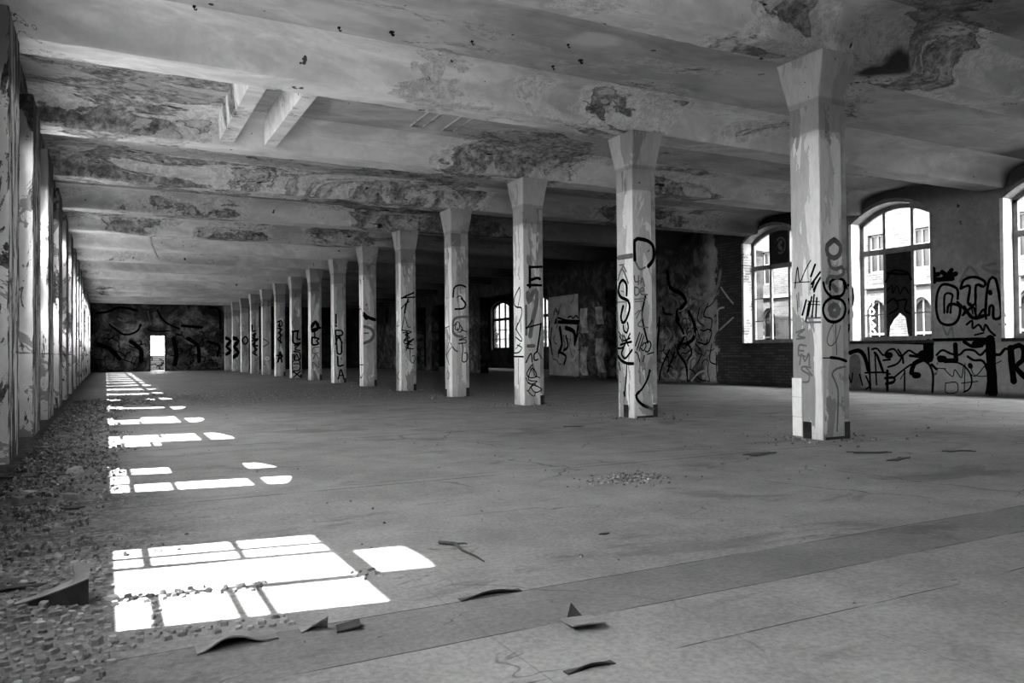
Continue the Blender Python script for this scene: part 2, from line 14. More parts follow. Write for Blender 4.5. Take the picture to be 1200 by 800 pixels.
FACG=[(0.052,[(19.22,2.96),(19.24,2.65)]),(0.052,[(19.08,2.92),(19.1,2.61)]),(0.052,[(19.24,2.79),(19.08,2.77)]),(0.052,[(19.17,2.54),(19.25,2.4),(19.16,2.27),(19.05,2.39),(19.17,2.54)]),(0.052,[(19.22,2.19),(19.22,1.92)]),(0.052,[(19.06,2.17),(19.2,2.06),(19.02,1.9)]),(0.052,[(19.03,1.85),(19.19,1.83),(19.06,1.7),(19.01,1.57),(19.23,1.59)]),(0.055,[(24.71,3.07),(24.74,2.72)]),(0.055,[(24.53,3.03),(24.56,2.68)]),(0.055,[(24.74,2.88),(24.53,2.85)]),(0.055,[(24.64,2.6),(24.75,2.44),(24.63,2.3),(24.49,2.43),(24.64,2.6)]),(0.055,[(24.7,2.22),(24.71,1.92)]),(0.055,[(24.5,2.19),(24.68,2.07),(24.45,1.89)]),(0.055,[(24.46,1.84),(24.66,1.81),(24.5,1.67),(24.44,1.53),(24.72,1.55)])]


# ------------------------------------------------------------------ dimensions (metres)
XL, XR, YF, YN = -0.95, 16.5, 55.0, -3.0       # wall planes
ZS, ZB = 4.75, 4.31                            # slab underside, beam underside
CX, CY, SP, CW, NC = 7.034, 6.0245, 3.4524, 0.42, 15
XA = 23.0                                      # far wall of the side wing

# ------------------------------------------------------------------ object helpers
def tag(o, label=None, cat=None, group=None, kind=None):
    if label: o['label'] = label
    if cat: o['category'] = cat
    if group: o['group'] = group
    if kind: o['kind'] = kind
    return o

def empty(name, loc, label=None, cat=None, group=None, kind=None):
    o = bpy.data.objects.new(name, None); col.objects.link(o); o.location = loc
    o.empty_display_size = 0.1
    return tag(o, label, cat, group, kind)

class MB:
    def __init__(s): s.v = []; s.f = []
    def hexa(s, p):            # 8 points: 4 bottom ccw, 4 top ccw
        b = len(s.v); s.v += [tuple(q) for q in p]
        for f in ((0,3,2,1),(4,5,6,7),(0,1,5,4),(1,2,6,5),(2,3,7,6),(3,0,4,7)): s.f.append(tuple(b+i for i in f))
    def box(s, x0, x1, y0, y1, z0, z1):
        s.hexa([(x0,y0,z0),(x1,y0,z0),(x1,y1,z0),(x0,y1,z0),(x0,y0,z1),(x1,y0,z1),(x1,y1,z1),(x0,y1,z1)])
    def loft(s, rings, cap=True):
        b = len(s.v); n = len(rings[0])
        for r in rings: s.v += [tuple(q) for q in r]
        for i in range(len(rings)-1):
            for j in range(n):
                k = (j+1) % n
                s.f.append((b+i*n+j, b+i*n+k, b+(i+1)*n+k, b+(i+1)*n+j))
        if cap:
            s.f.append(tuple(b+j for j in reversed(range(n)))); e = b+(len(rings)-1)*n
            s.f.append(tuple(e+j for j in range(n)))
    def grid(s, fn, nu, nv):
        b = len(s.v)
        for i in range(nu+1):
            for j in range(nv+1): s.v.append(tuple(fn(i/nu, j/nv)))
        for i in range(nu):
            for j in range(nv):
                a = b+i*(nv+1)+j; s.f.append((a, a+nv+1, a+nv+2, a+1))
    def tube(s, pts, r, n=8):
        rings = []
        for i, p in enumerate(pts):
            p = Vector(p); a = Vector(pts[max(i-1,0)]); c = Vector(pts[min(i+1,len(pts)-1)])
            t = (c-a).normalized(); u = t.cross(Vector((0,0,1)))
            if u.length < 1e-3: u = Vector((1,0,0))
            u.normalize(); w = t.cross(u)
            rr = r[i] if isinstance(r, (list, tuple)) else r
            rings.append([p + (u*math.cos(2*math.pi*k/n) + w*math.sin(2*math.pi*k/n))*rr for k in range(n)])
        s.loft(rings)
    def build(s, name, mat, parent=None, loc=None, smooth=False):
        if loc is None:
            if parent is not None: loc = (0,0,0)
            else:
                xs = [q[0] for q in s.v]; ys = [q[1] for q in s.v]; zs = [q[2] for q in s.v]
                loc = ((min(xs)+max(xs))/2, (min(ys)+max(ys))/2, min(zs))
        if parent is not None and loc == (0,0,0):
            off = abs_loc(parent); loc = (0,0,0)
        else: off = Vector(loc)
        me = bpy.data.meshes.new(name)
        me.from_pydata([tuple(Vector(q)-off) for q in s.v], [], s.f); me.validate(); me.update()
        bm = bmesh.new(); bm.from_mesh(me); bmesh.ops.recalc_face_normals(bm, faces=bm.faces); bm.to_mesh(me); bm.free()
        if smooth:
            for p in me.polygons: p.use_smooth = True
        me.materials.append(mat)
        o = bpy.data.objects.new(name, me); col.objects.link(o)
        if parent is not None: o.parent = parent
        else: o.location = loc
        return o
def abs_loc(o):
    v = Vector(o.location)
    while o.parent: o = o.parent; v += Vector(o.location)
    return v

# ------------------------------------------------------------------ material helpers (everything is grey: the photo is black and white)
class Mat:
    def __init__(s, name):
        s.m = bpy.data.materials.new(name); s.m.use_nodes = True; s.t = s.m.node_tree
        s.t.nodes.clear(); s.L = s.t.links
        s.out = s.t.nodes.new('ShaderNodeOutputMaterial'); s.b = s.t.nodes.new('ShaderNodeBsdfPrincipled')
        s.L.new(s.b.outputs[0], s.out.inputs[0])
        g = s.t.nodes.new('ShaderNodeNewGeometry'); s.P = g.outputs['Position']; s.N = g.outputs['Normal']
        x = s.t.nodes.new('ShaderNodeSeparateXYZ'); s.L.new(s.P, x.inputs[0]); s.X, s.Y, s.Z = x.outputs
        s.b.inputs['Specular IOR Level'].default_value = 0.25
    def put(s, sock, v):
        if isinstance(v, (int, float)): sock.default_value = v
        elif isinstance(v, tuple): sock.default_value = v
        else: s.L.new(v, sock)
    def math(s, op, a, b=0.0, c=None, clamp=False):
        n = s.t.nodes.new('ShaderNodeMath'); n.operation = op; n.use_clamp = clamp
        s.put(n.inputs[0], a); s.put(n.inputs[1], b)
        if c is not None: s.put(n.inputs[2], c)
        return n.outputs[0]
    def vmul(s, v, k):
        n = s.t.nodes.new('ShaderNodeVectorMath'); n.operation = 'MULTIPLY'; s.put(n.inputs[0], v); s.put(n.inputs[1], k); return n.outputs[0]
    def vadd(s, v, k):
        n = s.t.nodes.new('ShaderNodeVectorMath'); n.operation = 'ADD'; s.put(n.inputs[0], v); s.put(n.inputs[1], k); return n.outputs[0]
    def noise(s, scale, detail=4, rough=.55, dist=0.0, vec=None):
        n = s.t.nodes.new('ShaderNodeTexNoise'); s.put(n.inputs['Vector'], vec if vec is not None else s.P)
        n.inputs['Scale'].default_value = scale; n.inputs['Detail'].default_value = detail
        n.inputs['Roughness'].default_value = rough; n.inputs['Distortion'].default_value = dist
        return n.outputs[0]
    def rng(s, v, a, b, c=0.0, d=1.0, smooth=True):
        n = s.t.nodes.new('ShaderNodeMapRange'); n.interpolation_type = 'SMOOTHSTEP' if smooth else 'LINEAR'
        s.put(n.inputs[0], v); s.put(n.inputs[1], a); s.put(n.inputs[2], b); s.put(n.inputs[3], c); s.put(n.inputs[4], d)
        return n.outputs[0]
    def mix(s, f, a, b):
        n = s.t.nodes.new('ShaderNodeMix'); n.data_type = 'FLOAT'
        s.put(n.inputs[0], f); s.put(n.inputs[2], a); s.put(n.inputs[3], b); return n.outputs[0]
    def mul(s, *a):
        r = a[0]
        for q in a[1:]: r = s.math('MULTIPLY', r, q)
        return r
    def add(s, a, b): return s.math('ADD', a, b)
    def sub(s, a, b): return s.math('SUBTRACT', a, b)
    def mx(s, a, b): return s.math('MAXIMUM', a, b)
    def spot(s, x, y, z, r, wob=None, k=1.0):           # 1 inside, falling to 0 at radius r, edge broken by noise
        n = s.t.nodes.new('ShaderNodeVectorMath'); n.operation = 'DISTANCE'
        s.put(n.inputs[0], wob if wob is not None else s.P); n.inputs[1].default_value = (x, y, z)
        return s.rng(n.outputs['Value'], r*.55, r, k, 0.0)
    def voro(s, scale, vec=None):
        n = s.t.nodes.new('ShaderNodeTexVoronoi'); n.feature = 'DISTANCE_TO_EDGE'; n.inputs['Scale'].default_value = scale
        s.put(n.inputs['Vector'], vec if vec is not None else s.P); return n.outputs[0]
    def warp(s, amt, scale=1.5, detail=3):
        n = s.t.nodes.new('ShaderNodeTexNoise'); s.L.new(s.P, n.inputs['Vector']); n.inputs['Scale'].default_value = scale; n.inputs['Detail'].default_value = detail
        v = s.vadd(n.outputs[1], (-.5,-.5,-.5)); return s.vadd(s.P, s.vmul(v, (amt,amt,amt)))
    def bump(s, h, strength=.5, dist=.02):
        n = s.t.nodes.new('ShaderNodeBump'); n.inputs['Strength'].default_value = strength; n.inputs['Distance'].default_value = dist
        s.put(n.inputs['Height'], h); s.L.new(n.outputs[0], s.b.inputs['Normal'])
    def done(s, v, rough=.85):
        s.put(s.b.inputs['Base Color'], v if not isinstance(v, (int, float)) else (v,v,v,1)); s.put(s.b.inputs['Roughness'], rough)
        return s.m
    def brick(s, scale_u, vec, c1, c2, mortar):
        n = s.t.nodes.new('ShaderNodeTexBrick'); s.L.new(vec, n.inputs['Vector'])
        n.inputs['Color1'].default_value = (c1,c1,c1,1); n.inputs['Color2'].default_value = (c2,c2,c2,1); n.inputs['Mortar'].default_value = (mortar,)*3+(1,)
        n.inputs['Scale'].default_value = scale_u; n.inputs['Mortar Size'].default_value = .018; n.inputs['Brick Width'].default_value = .5; n.inputs['Row Height'].default_value = .16
        return n.outputs[0]
    def yz(s, plane='x'):
        n = s.t.nodes.new('ShaderNodeCombineXYZ')
        s.L.new(s.Y if plane == 'x' else s.X, n.inputs[0]); s.L.new(s.Z, n.inputs[1]); return n.outputs[0]

def flat(name, v, rough=.8, var=.15, scale=9):
    m = Mat(name); m.b.inputs['Specular IOR Level'].default_value = 0.0 if 'spray' in name else .25; n = m.noise(scale, 5); return m.done(m.mul(m.rng(n, .3, .7, 1-var, 1+var), v), rough)

# --- floor: worn sheet flooring with seams, dust and dirt along the window side
m = Mat('worn_floor')
w = m.warp(.05, 3)
big = m.noise(.45, 5, .6, .4); mid = m.noise(2.2, 6, .65); fine = m.noise(38, 3, .7)
v = m.mul(m.rng(big, .3, .7, .85, 1.12), .25)
v = m.mul(v, m.rng(mid, .3, .72, .84, 1.12), m.rng(fine, .3, .7, .84, 1.14))
stre = m.noise(1.0, 6, .65, .6, m.vmul(m.P, (1.1, 6.0, 1.0)))
v = m.mul(v, m.rng(stre, .6, .72, 1.0, .76))
scuff = m.noise(1.0, 5, .7, .8, m.vmul(w, (5.0, 1.3, 1.0)))
v = m.mul(v, m.rng(scuff, .64, .74, 1.0, .78)); v = m.mul(v, m.rng(scuff, .2, .3, 1.16, 1.0))
sy = m.add(m.Y, m.mul(m.sub(m.noise(.7, 3), .5), .05))
seam = None
for y0, ww in ((2.07,.004),(2.48,.004),(2.885,.004),(5.72,.009),(5.86,.004),(9.1,.012),(12.6,.014),(16.0,.015),(7.4,.004)):
    d = m.rng(m.math('ABSOLUTE', m.sub(sy, y0)), ww*.5, ww*1.3, 1.0, 0.0)
    seam = d if seam is None else m.mx(seam, d)
gap = m.rng(m.noise(1.6, 3), .40, .50)
band = m.mul(m.rng(m.Y, 2.475, 2.485), m.rng(m.Y, 2.88, 2.89, 1.0, 0.0))
v = m.mul(v, m.mix(band, 1.0, .74)); v = m.mul(v, m.mix(m.mul(seam, gap), 1.0, .22))
sx = m.mul(m.rng(m.math('ABSOLUTE', m.sub(m.math('FRACT', m.mul(m.X, .83)), .5)), .496, .4985), m.rng(m.Y, 1.6, 5.6, 1.0, 0.0))
v = m.mul(v, m.mix(sx, 1.0, .8))
v = m.mul(v, m.rng(m.noise(13, 3, .6, 0, m.vmul(m.P, (.6, 1.4, 1.0))), .715, .74, 1.0, .35))
sm = m.noise(.8, 6, .68, .7, m.vadd(m.vmul(m.P, (.8, 1.6, 1.0)), (4.0, 2.0, 0.0))); v = m.mul(v, m.rng(sm, .56, .64, 1.0, .74))
scr = m.math('ABSOLUTE', m.sub(m.noise(.9, 4, .5, .5, m.vmul(m.P, (.7, 2.2, 1.0))), .5)); v = m.mul(v, m.mix(m.rng(m.noise(1.1, 2), .54, .6), 1.0, m.rng(scr, .0008, .004, .55, 1.0)))
dirtn = m.add(m.X, m.mul(m.sub(m.noise(.9, 6, .65), .5), 1.5))
dirt = m.mul(m.rng(dirtn, -.25, .85, 1.0, 0.0), m.rng(m.Y, 2.6, 5.0, .6, 1.0))
grit = m.noise(26, 6, .75)
v = m.mix(m.mul(dirt, .92), v, m.rng(m.mul(grit, m.rng(m.noise(5, 5, .7), .3, .7, .85, 1.15)), .36, .66, .02, .20))
strip = m.mul(m.rng(m.add(m.Y, m.mul(big, 6)), 17, 21), m.rng(m.add(m.Y, m.mul(mid, 6)), 28, 32, 1.0, 0.0))
v = m.mix(m.mul(strip, .75), v, m.rng(m.noise(11, 5, .8), .38, .62, .06, .30))
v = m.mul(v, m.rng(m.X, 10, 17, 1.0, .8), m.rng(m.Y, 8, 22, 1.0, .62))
crk = m.rng(m.voro(.55, m.warp(.5, 1.2, 5)), .0, .006, .45, 1.0); v = m.mul(v, m.mix(m.rng(m.noise(.4), .5, .58), 1.0, crk))
m.bump(m.add(m.mul(grit, m.mul(dirt, 1.0)), m.add(m.mul(fine, .25), m.mul(mid, .25))), .45, .02)
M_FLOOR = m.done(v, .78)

# --- ceiling: flaking paint over stained render
def ceiling_mat(name, spots, bare, base=.46, thr=.60, dark=(), pale=()):
    m = Mat(name); w = m.warp(.6, 1.3, 8)
    stretch = m.vmul(m.P, (.45, 1.0, 1.0))
    n1 = m.noise(.8, 10, .64, .7, stretch); sp = None
    for (x, y, z, r, k) in spots:
        d = m.spot(x, y, z, r, w, k); sp = d if sp is None else m.mx(sp, d)
    inf = n1 if sp is None else m.add(n1, m.mul(sp, .17))
    inf = m.add(inf, m.rng(m.X, -.7, 2.2, .07, 0.0)); inf = m.sub(inf, m.mul(m.rng(m.Y, 22, 36), .05))
    grain = m.noise(9, 9, .74); g2 = m.noise(2.6, 9, .72); fine = m.noise(42, 4, .7)
    # sound paint with soft stains and drying rings
    soft = m.noise(.33, 5, .55, 1.0, stretch); st = m.noise(1.4, 8, .62, 1.4, m.vmul(m.P, (.55, 1.3, 1.0)))
    paint = m.mul(m.rng(soft, .30, .70, .68, 1.2), base); paint = m.mul(paint, m.rng(st, .36, .66, 1.08, .84), m.rng(grain, .3, .7, .95, 1.04))
    ring = m.rng(m.math('ABSOLUTE', m.sub(m.noise(.55, 4, .5, 1.3, stretch), .52)), .003, .016, 1.0, 0.0); paint = m.mul(paint, m.mix(ring, 1.0, 1.07))
    # thin loss: pale pitted plaster
    A = m.rng(inf, thr-.062, thr-.054); pitA = m.rng(fine, .58, .66, 1.0, .45)
    pl = m.mul(m.mul(m.rng(grain, .34, .66, .74, 1.18), pitA), base*.98)
    v = m.mix(A, paint, pl); rimA = m.mul(m.rng(inf, thr-.082, thr-.060), m.sub(1.0, A)); v = m.mix(m.mul(rimA, .35), v, base*1.25)
    # thick loss: dark rough render with ragged edge
    B = m.rng(m.add(inf, m.mul(m.sub(grain, .5), .05)), thr+.012, thr+.024)
    rr = m.mul(m.rng(grain, .34, .66, .45, 1.55), m.rng(g2, .34, .66, .55, 1.5)); rr = m.mul(rr, bare)
    rr = m.mix(m.rng(m.noise(1.3, 6, .6, .8), .53, .555), rr, m.mul(m.rng(grain, .3, .7, .7, 1.12), base*.85))
    v = m.mix(B, v, rr); lip = m.mul(m.rng(inf, thr+.008, thr+.016), m.rng(inf, thr+.018, thr+.03, 1.0, 0.0)); v = m.mul(v, m.mix(lip, 1.0, .62))  # lip: shadow line of the broken edge put into the colour
    # black slivers where keyed plaster has come away
    sl = m.noise(1.0, 6, .6, .5, m.vmul(m.P, (1.6, 7.5, 7.5))); v = m.mul(v, m.mix(m.mul(m.rng(sl, .655, .672), m.rng(inf, thr-.05, thr+.03)), 1.0, .06))
    pit = m.noise(5.5, 2, .5); v = m.mul(v, m.rng(pit, .735, .755, 1.0, .12))
    rg = m.math('ABSOLUTE', m.sub(m.noise(.5, 7, .58, .8, m.vadd(stretch, (3.0, 8.0, 1.0))), .5)); crk = m.rng(rg, .0004, .0022, .12, 1.0)
    v = m.mul(v, m.mix(m.rng(m.add(m.noise(.6, 2, .5, 0, m.vadd(m.P, (9.0, 1.0, 0.0))), m.mul(m.sub(inf, .5), .6)), .57, .63), 1.0, crk))
    for (x, y, z, r, k) in dark: v = m.mul(v, m.sub(1.0, m.spot(x, y, z, r, m.warp(.9, .9, 5), k)))
    for (x, y, z, r, k) in pale: v = m.mix(m.mul(m.spot(x, y, z, r, w, 1.0), k), v, base*1.35)
    if name == 'flaking_ceiling': v = m.mul(v, m.rng(m.Y, 13, 22, 1.0, .66))  # slab colour darkened down the hall to deepen the shade between beams
    v = m.mul(v, m.rng(m.X, 6.0, 12.5, 1.0, .55)); v = m.mul(v, m.rng(m.add(m.X, m.mul(soft, 3)), 15.6, 17.4, 1.0, .30))  # painted light falloff away from the left windows, then soot at the right wall
    bk = m.mul(m.rng(m.X, 7.2, 8.6), m.rng(m.Y, 12.5, 19)); v = m.mul(v, m.mix(bk, 1.0, .35))  # shade of the unlit area behind the columns put into the colour
    m.bump(m.add(m.mul(A, -.25), m.add(m.mul(B, -.8), m.add(m.mul(m.mul(grain, m.mx(A, B)), .55), m.mul(st, .15)))), .8, .04)
    return m.done(v, .9)
SPOTS = [(-.4,10.6,4.7,1.2,1),(.7,12.0,4.6,1.5,.75),(.4,13.2,4.4,1.1,.8),(2.4,16.0,4.4,2.2,.8),(4.6,16.3,4.5,1.6,1),(5.6,15.6,4.6,1.3,1),(7.0,9.4,4.75,1.25,1.1),(6.6,6.3,4.5,1.0,1),(8.2,5.9,4.6,1.4,1.1),(9.6,7.0,4.7,.8,.6),
         (6.9,12.6,4.6,1.6,1.1),(5.9,12.7,4.6,1.1,.9),(.3,16.8,4.5,1.8,.9),(2.0,19.6,4.5,1.4,.7),(6.6,19.4,4.5,1.5,1),(6.8,16.4,4.5,1.4,1.1),(3.2,22.8,4.4,1.4,.7),(1.0,23.0,4.4,1.4,.6),(6.2,23,4.5,1.2,.9),(10.5,13.5,4.6,1.8,.9),(11,9.6,4.5,1.0,.5),(13,17,4.6,2.5,.8),(9,19,4.6,2.5,1)]
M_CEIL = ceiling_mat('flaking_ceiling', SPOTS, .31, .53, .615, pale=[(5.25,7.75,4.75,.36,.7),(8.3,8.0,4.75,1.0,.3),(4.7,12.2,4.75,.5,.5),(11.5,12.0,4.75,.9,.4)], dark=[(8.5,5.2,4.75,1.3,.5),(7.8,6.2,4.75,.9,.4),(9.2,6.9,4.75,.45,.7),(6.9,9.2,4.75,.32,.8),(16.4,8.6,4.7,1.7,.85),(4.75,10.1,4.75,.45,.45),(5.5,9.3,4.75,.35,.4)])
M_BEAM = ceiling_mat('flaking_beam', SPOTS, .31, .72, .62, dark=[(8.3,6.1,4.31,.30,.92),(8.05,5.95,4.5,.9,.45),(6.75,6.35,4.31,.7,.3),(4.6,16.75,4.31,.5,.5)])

# --- columns: layered limewash
def column_mat(name, base):
    m = Mat(name)
    oi = m.t.nodes.new('ShaderNodeObjectInfo'); rnd = oi.outputs['Random']
    off = m.t.nodes.new('ShaderNodeCombineXYZ'); m.L.new(m.mul(rnd, 37.0), off.inputs[0]); m.L.new(m.mul(rnd, 91.0), off.inputs[2])
    p = m.vadd(m.P, off.outputs[0]); ps = m.vmul(p, (1.0, 1.0, .28))
    n = m.noise(2.6, 7, .6, .7, ps); f = m.noise(22, 5, .7, 0, m.vmul(p, (1,1,.25)))
    v = m.mul(m.rng(m.noise(1.2, 4, .5, 0, p), .3, .7, .86, 1.1), base)
    white = m.rng(n, .532, .538); v = m.mix(m.mul(white, m.rng(m.Z, 3.35, 3.5, 1.0, .0)), v, .70)
    grey = m.rng(m.noise(2.0, 7, .62, .5, m.vadd(ps, (5,3,1))), .555, .562); v = m.mix(grey, v, .30)
    tc = m.t.nodes.new('ShaderNodeTexCoord'); lx = m.t.nodes.new('ShaderNodeSeparateXYZ'); m.L.new(tc.outputs['Object'], lx.inputs[0])
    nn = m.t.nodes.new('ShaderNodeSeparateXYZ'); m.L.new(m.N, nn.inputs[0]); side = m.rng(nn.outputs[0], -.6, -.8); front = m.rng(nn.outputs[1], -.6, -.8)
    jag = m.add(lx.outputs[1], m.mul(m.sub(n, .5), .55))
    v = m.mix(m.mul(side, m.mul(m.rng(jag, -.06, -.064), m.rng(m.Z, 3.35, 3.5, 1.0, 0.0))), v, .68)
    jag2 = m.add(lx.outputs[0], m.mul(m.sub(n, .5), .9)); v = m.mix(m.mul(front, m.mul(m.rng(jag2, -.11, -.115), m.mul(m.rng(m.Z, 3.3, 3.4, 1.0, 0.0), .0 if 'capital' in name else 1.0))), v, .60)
    v = m.mul(v, m.mix(front, 1.0, .86))  # whole front faces darkened by normal, shade put into the colour
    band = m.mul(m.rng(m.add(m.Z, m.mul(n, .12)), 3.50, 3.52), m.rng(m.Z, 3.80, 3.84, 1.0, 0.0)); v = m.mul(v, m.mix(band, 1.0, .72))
    v = m.mul(v, m.rng(f, .3, .7, .90, 1.06)); v = m.mul(v, m.rng(m.noise(1.0, 5, .7, 0, m.vmul(p, (22,22,1.0))), .62, .74, 1.0, .80))
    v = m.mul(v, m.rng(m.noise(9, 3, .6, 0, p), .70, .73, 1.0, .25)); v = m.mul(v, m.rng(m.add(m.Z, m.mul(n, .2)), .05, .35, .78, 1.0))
    m.bump(m.add(m.mul(white, .5), m.add(m.mul(grey, -.5), m.mul(f, .3))), .4, .01)
    return m.done(v, .85)
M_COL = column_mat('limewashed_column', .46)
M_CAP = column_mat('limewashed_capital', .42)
M_TILE = flat('white_tile', .74, .4, .06)
M_DARK = flat('bare_dark_core', .025, .9, .5)

# --- walls
M_SIDE = None
m = Mat('left_wall_plaster')
n = m.noise(1.5, 8, .65, .8); f = m.noise(16, 5, .7); edge = m.noise(3.2, 7, .7, .6, m.vmul(m.P, (1,1,.35)))
v = m.mul(m.rng(n, .35, .65, .9, 1.1), .86); v = m.mix(m.rng(n, .56, .568), v, .42); v = m.mix(m.rng(edge, .565, .575), v, m.rng(f, .3, .7, .02, .26))
v = m.mul(v, m.rng(m.math('ABSOLUTE', m.sub(m.add(m.Z, m.mul(f, .02)), 1.06)), .006, .014, m.rng(m.noise(3.0), .45, .55, .3, 1.0), 1.0)); nx = m.t.nodes.new('ShaderNodeSeparateXYZ'); m.L.new(m.N, nx.inputs[0]); fx = m.rng(nx.outputs[0], .6, .9)
stk = m.rng(m.noise(1.0, 7, .7, .8, m.vmul(m.P, (6, 6, 1.1))), .47, .53); v = m.mix(fx, v, m.mul(m.mix(stk, v, .05), .72))  # room-facing sides: peeled streaks, plus shade put into the colour
v = m.mul(v, m.rng(m.add(m.Z, m.mul(n, .4)), 3.75, 3.95, 1.0, .3))
m.bump(m.add(m.mul(edge, .6), m.mul(f, .3)), .6, .02); M_LEFT = m.done(v, .85)

m = Mat('left_wall_brick')
b = m.brick(2.0, m.yz(), .30, .16, .42); n = m.noise(2.5, 7, .65); v = m.mix(m.rng(n, .47, .5), b, .46); m.bump(b, .5, .01); M_LBRICK = m.done(v, .9)

m = Mat('right_wall_plaster')
n = m.noise(.9, 7, .62, .7); f = m.noise(9, 6, .7); fl = m.noise(2.3, 8, .68, .6)
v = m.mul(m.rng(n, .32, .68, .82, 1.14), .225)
brk = m.brick(2.0, m.yz(), .05, .022, .015)
bm_ = m.mul(m.rng(m.add(m.Y, m.mul(m.sub(fl, .5), 1.2)), 14.55, 14.7), m.rng(m.add(m.Y, m.mul(m.sub(fl, .5), 1.0)), 18.0, 18.1, 1.0, 0.0))
far = m.rng(m.Y, 18.2, 18.8); v = m.mix(far, v, m.mul(m.rng(fl, .40, .60, .3, 1.6), m.mul(m.rng(m.noise(1.1, 6, .6, .9), .48, .54, .6, 1.5), .10))); v = m.mix(bm_, v, brk)
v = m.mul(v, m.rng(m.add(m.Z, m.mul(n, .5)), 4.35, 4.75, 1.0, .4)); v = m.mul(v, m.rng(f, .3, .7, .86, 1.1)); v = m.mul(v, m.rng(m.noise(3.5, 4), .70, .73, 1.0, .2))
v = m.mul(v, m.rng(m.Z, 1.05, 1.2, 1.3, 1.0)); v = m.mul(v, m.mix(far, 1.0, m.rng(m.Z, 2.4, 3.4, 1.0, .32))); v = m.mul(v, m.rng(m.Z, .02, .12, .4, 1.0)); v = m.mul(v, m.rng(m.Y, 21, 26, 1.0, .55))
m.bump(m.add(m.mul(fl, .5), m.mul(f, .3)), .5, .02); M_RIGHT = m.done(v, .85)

M_LINING = flat('lining_plaster_shade', .20, .85, .2)  # darker copy of the reveal plaster, with its shade in the colour
M_JAMB = flat('white_jamb_plaster', .62, .8, .12)
m = Mat('far_wall_painting')
n = m.noise(.55, 5, .55, 1.2); n2 = m.noise(1.4, 6, .6, .6)
v = m.mix(m.rng(n, .44, .60), .028, .13); v = m.mul(v, m.rng(n2, .38, .62, .4, 1.5), m.rng(m.noise(6, 6, .7), .3, .7, .6, 1.3)); v = m.mul(v, m.rng(m.X, 7.0, 9.0, 1.0, .15)); M_END = m.done(v, .9)  # colour darkened right of the columns to stand in for shade there
M_DIM = flat('dim_wing_wall', .035, .95, .6, 1.5)  # dark wall colour standing in for the unlit side wing
M_FRAME = flat('window_frame_paint', .16, .6, .2)
M_LFRAME = flat('left_frame_paint', .30, .6, .2)
M_BOARD = flat('dark_board', .016, .9, .4)
m = Mat('sun_block_glass'); m.b.inputs['Transmission Weight'].default_value = 0.0  # added translucent pane: glows bright but blocks the direct sun
tr = m.t.nodes.new('ShaderNodeBsdfTranslucent'); tr.inputs[0].default_value = (.8,.8,.8,1); mx_ = m.t.nodes.new('ShaderNodeMixShader'); mx_.inputs[0].default_value = .35
m.L.new(m.b.outputs[0], mx_.inputs[1]); m.L.new(tr.outputs[0], mx_.inputs[2]); m.L.new(mx_.outputs[0], m.out.inputs[0]); M_PANE = m.done(.62, .5)
PAINT = {'black': flat('black_spray', .004, .8, .2), 'grey': flat('grey_spray', .15, .7, .15), 'pale': flat('pale_spray', .26, .8, .2), 'white': flat('white_spray', .80, .7, .05)}
M_WFAC = flat('white_wall_paint', .5, .7, .05)
m = Mat('sunlit_brick'); b = m.brick(2.0, m.yz(), .040, .022, .052); v = m.mul(b, m.rng(m.noise(.8, 6), .3, .7, .75, 1.3)); v = m.mix(m.rng(m.noise(.45, 4), .55, .58), v, .05); M_FAC = m.done(v, .9)
M_FPANE = flat('dark_window_glass', .012, .3, .2); M_FFRAME = flat('pale_window_frame', .09, .6, .1)
M_GROUND = flat('outdoor_ground', .22, .95, .25, 2)
m = Mat('rubble'); n = m.noise(30, 4, .7); oi = m.t.nodes.new('ShaderNodeObjectInfo'); v = m.mul(m.rng(n, .3, .7, .75, 1.2), m.rng(oi.outputs['Random'], 0.0, 1.0, .16, .36, False)); M_RUB = m.done(v, .95)
m = Mat('gravel'); n = m.noise(9, 4, .7); v = m.mul(m.rng(n, .3, .7, .10, .36), m.rng(m.noise(33, 2), .35, .65, .35, 1.25)); M_GRAV = m.done(v, .95)
m = Mat('linoleum'); n = m.noise(7, 5, .65, .4); v = m.rng(n, .3, .7, .15, .27); M_LINO = m.done(v, .6)
M_LINOD = flat('dark_linoleum', .05, .7, .3)
M_IRON = flat('rusty_iron', .02, .8, .3)

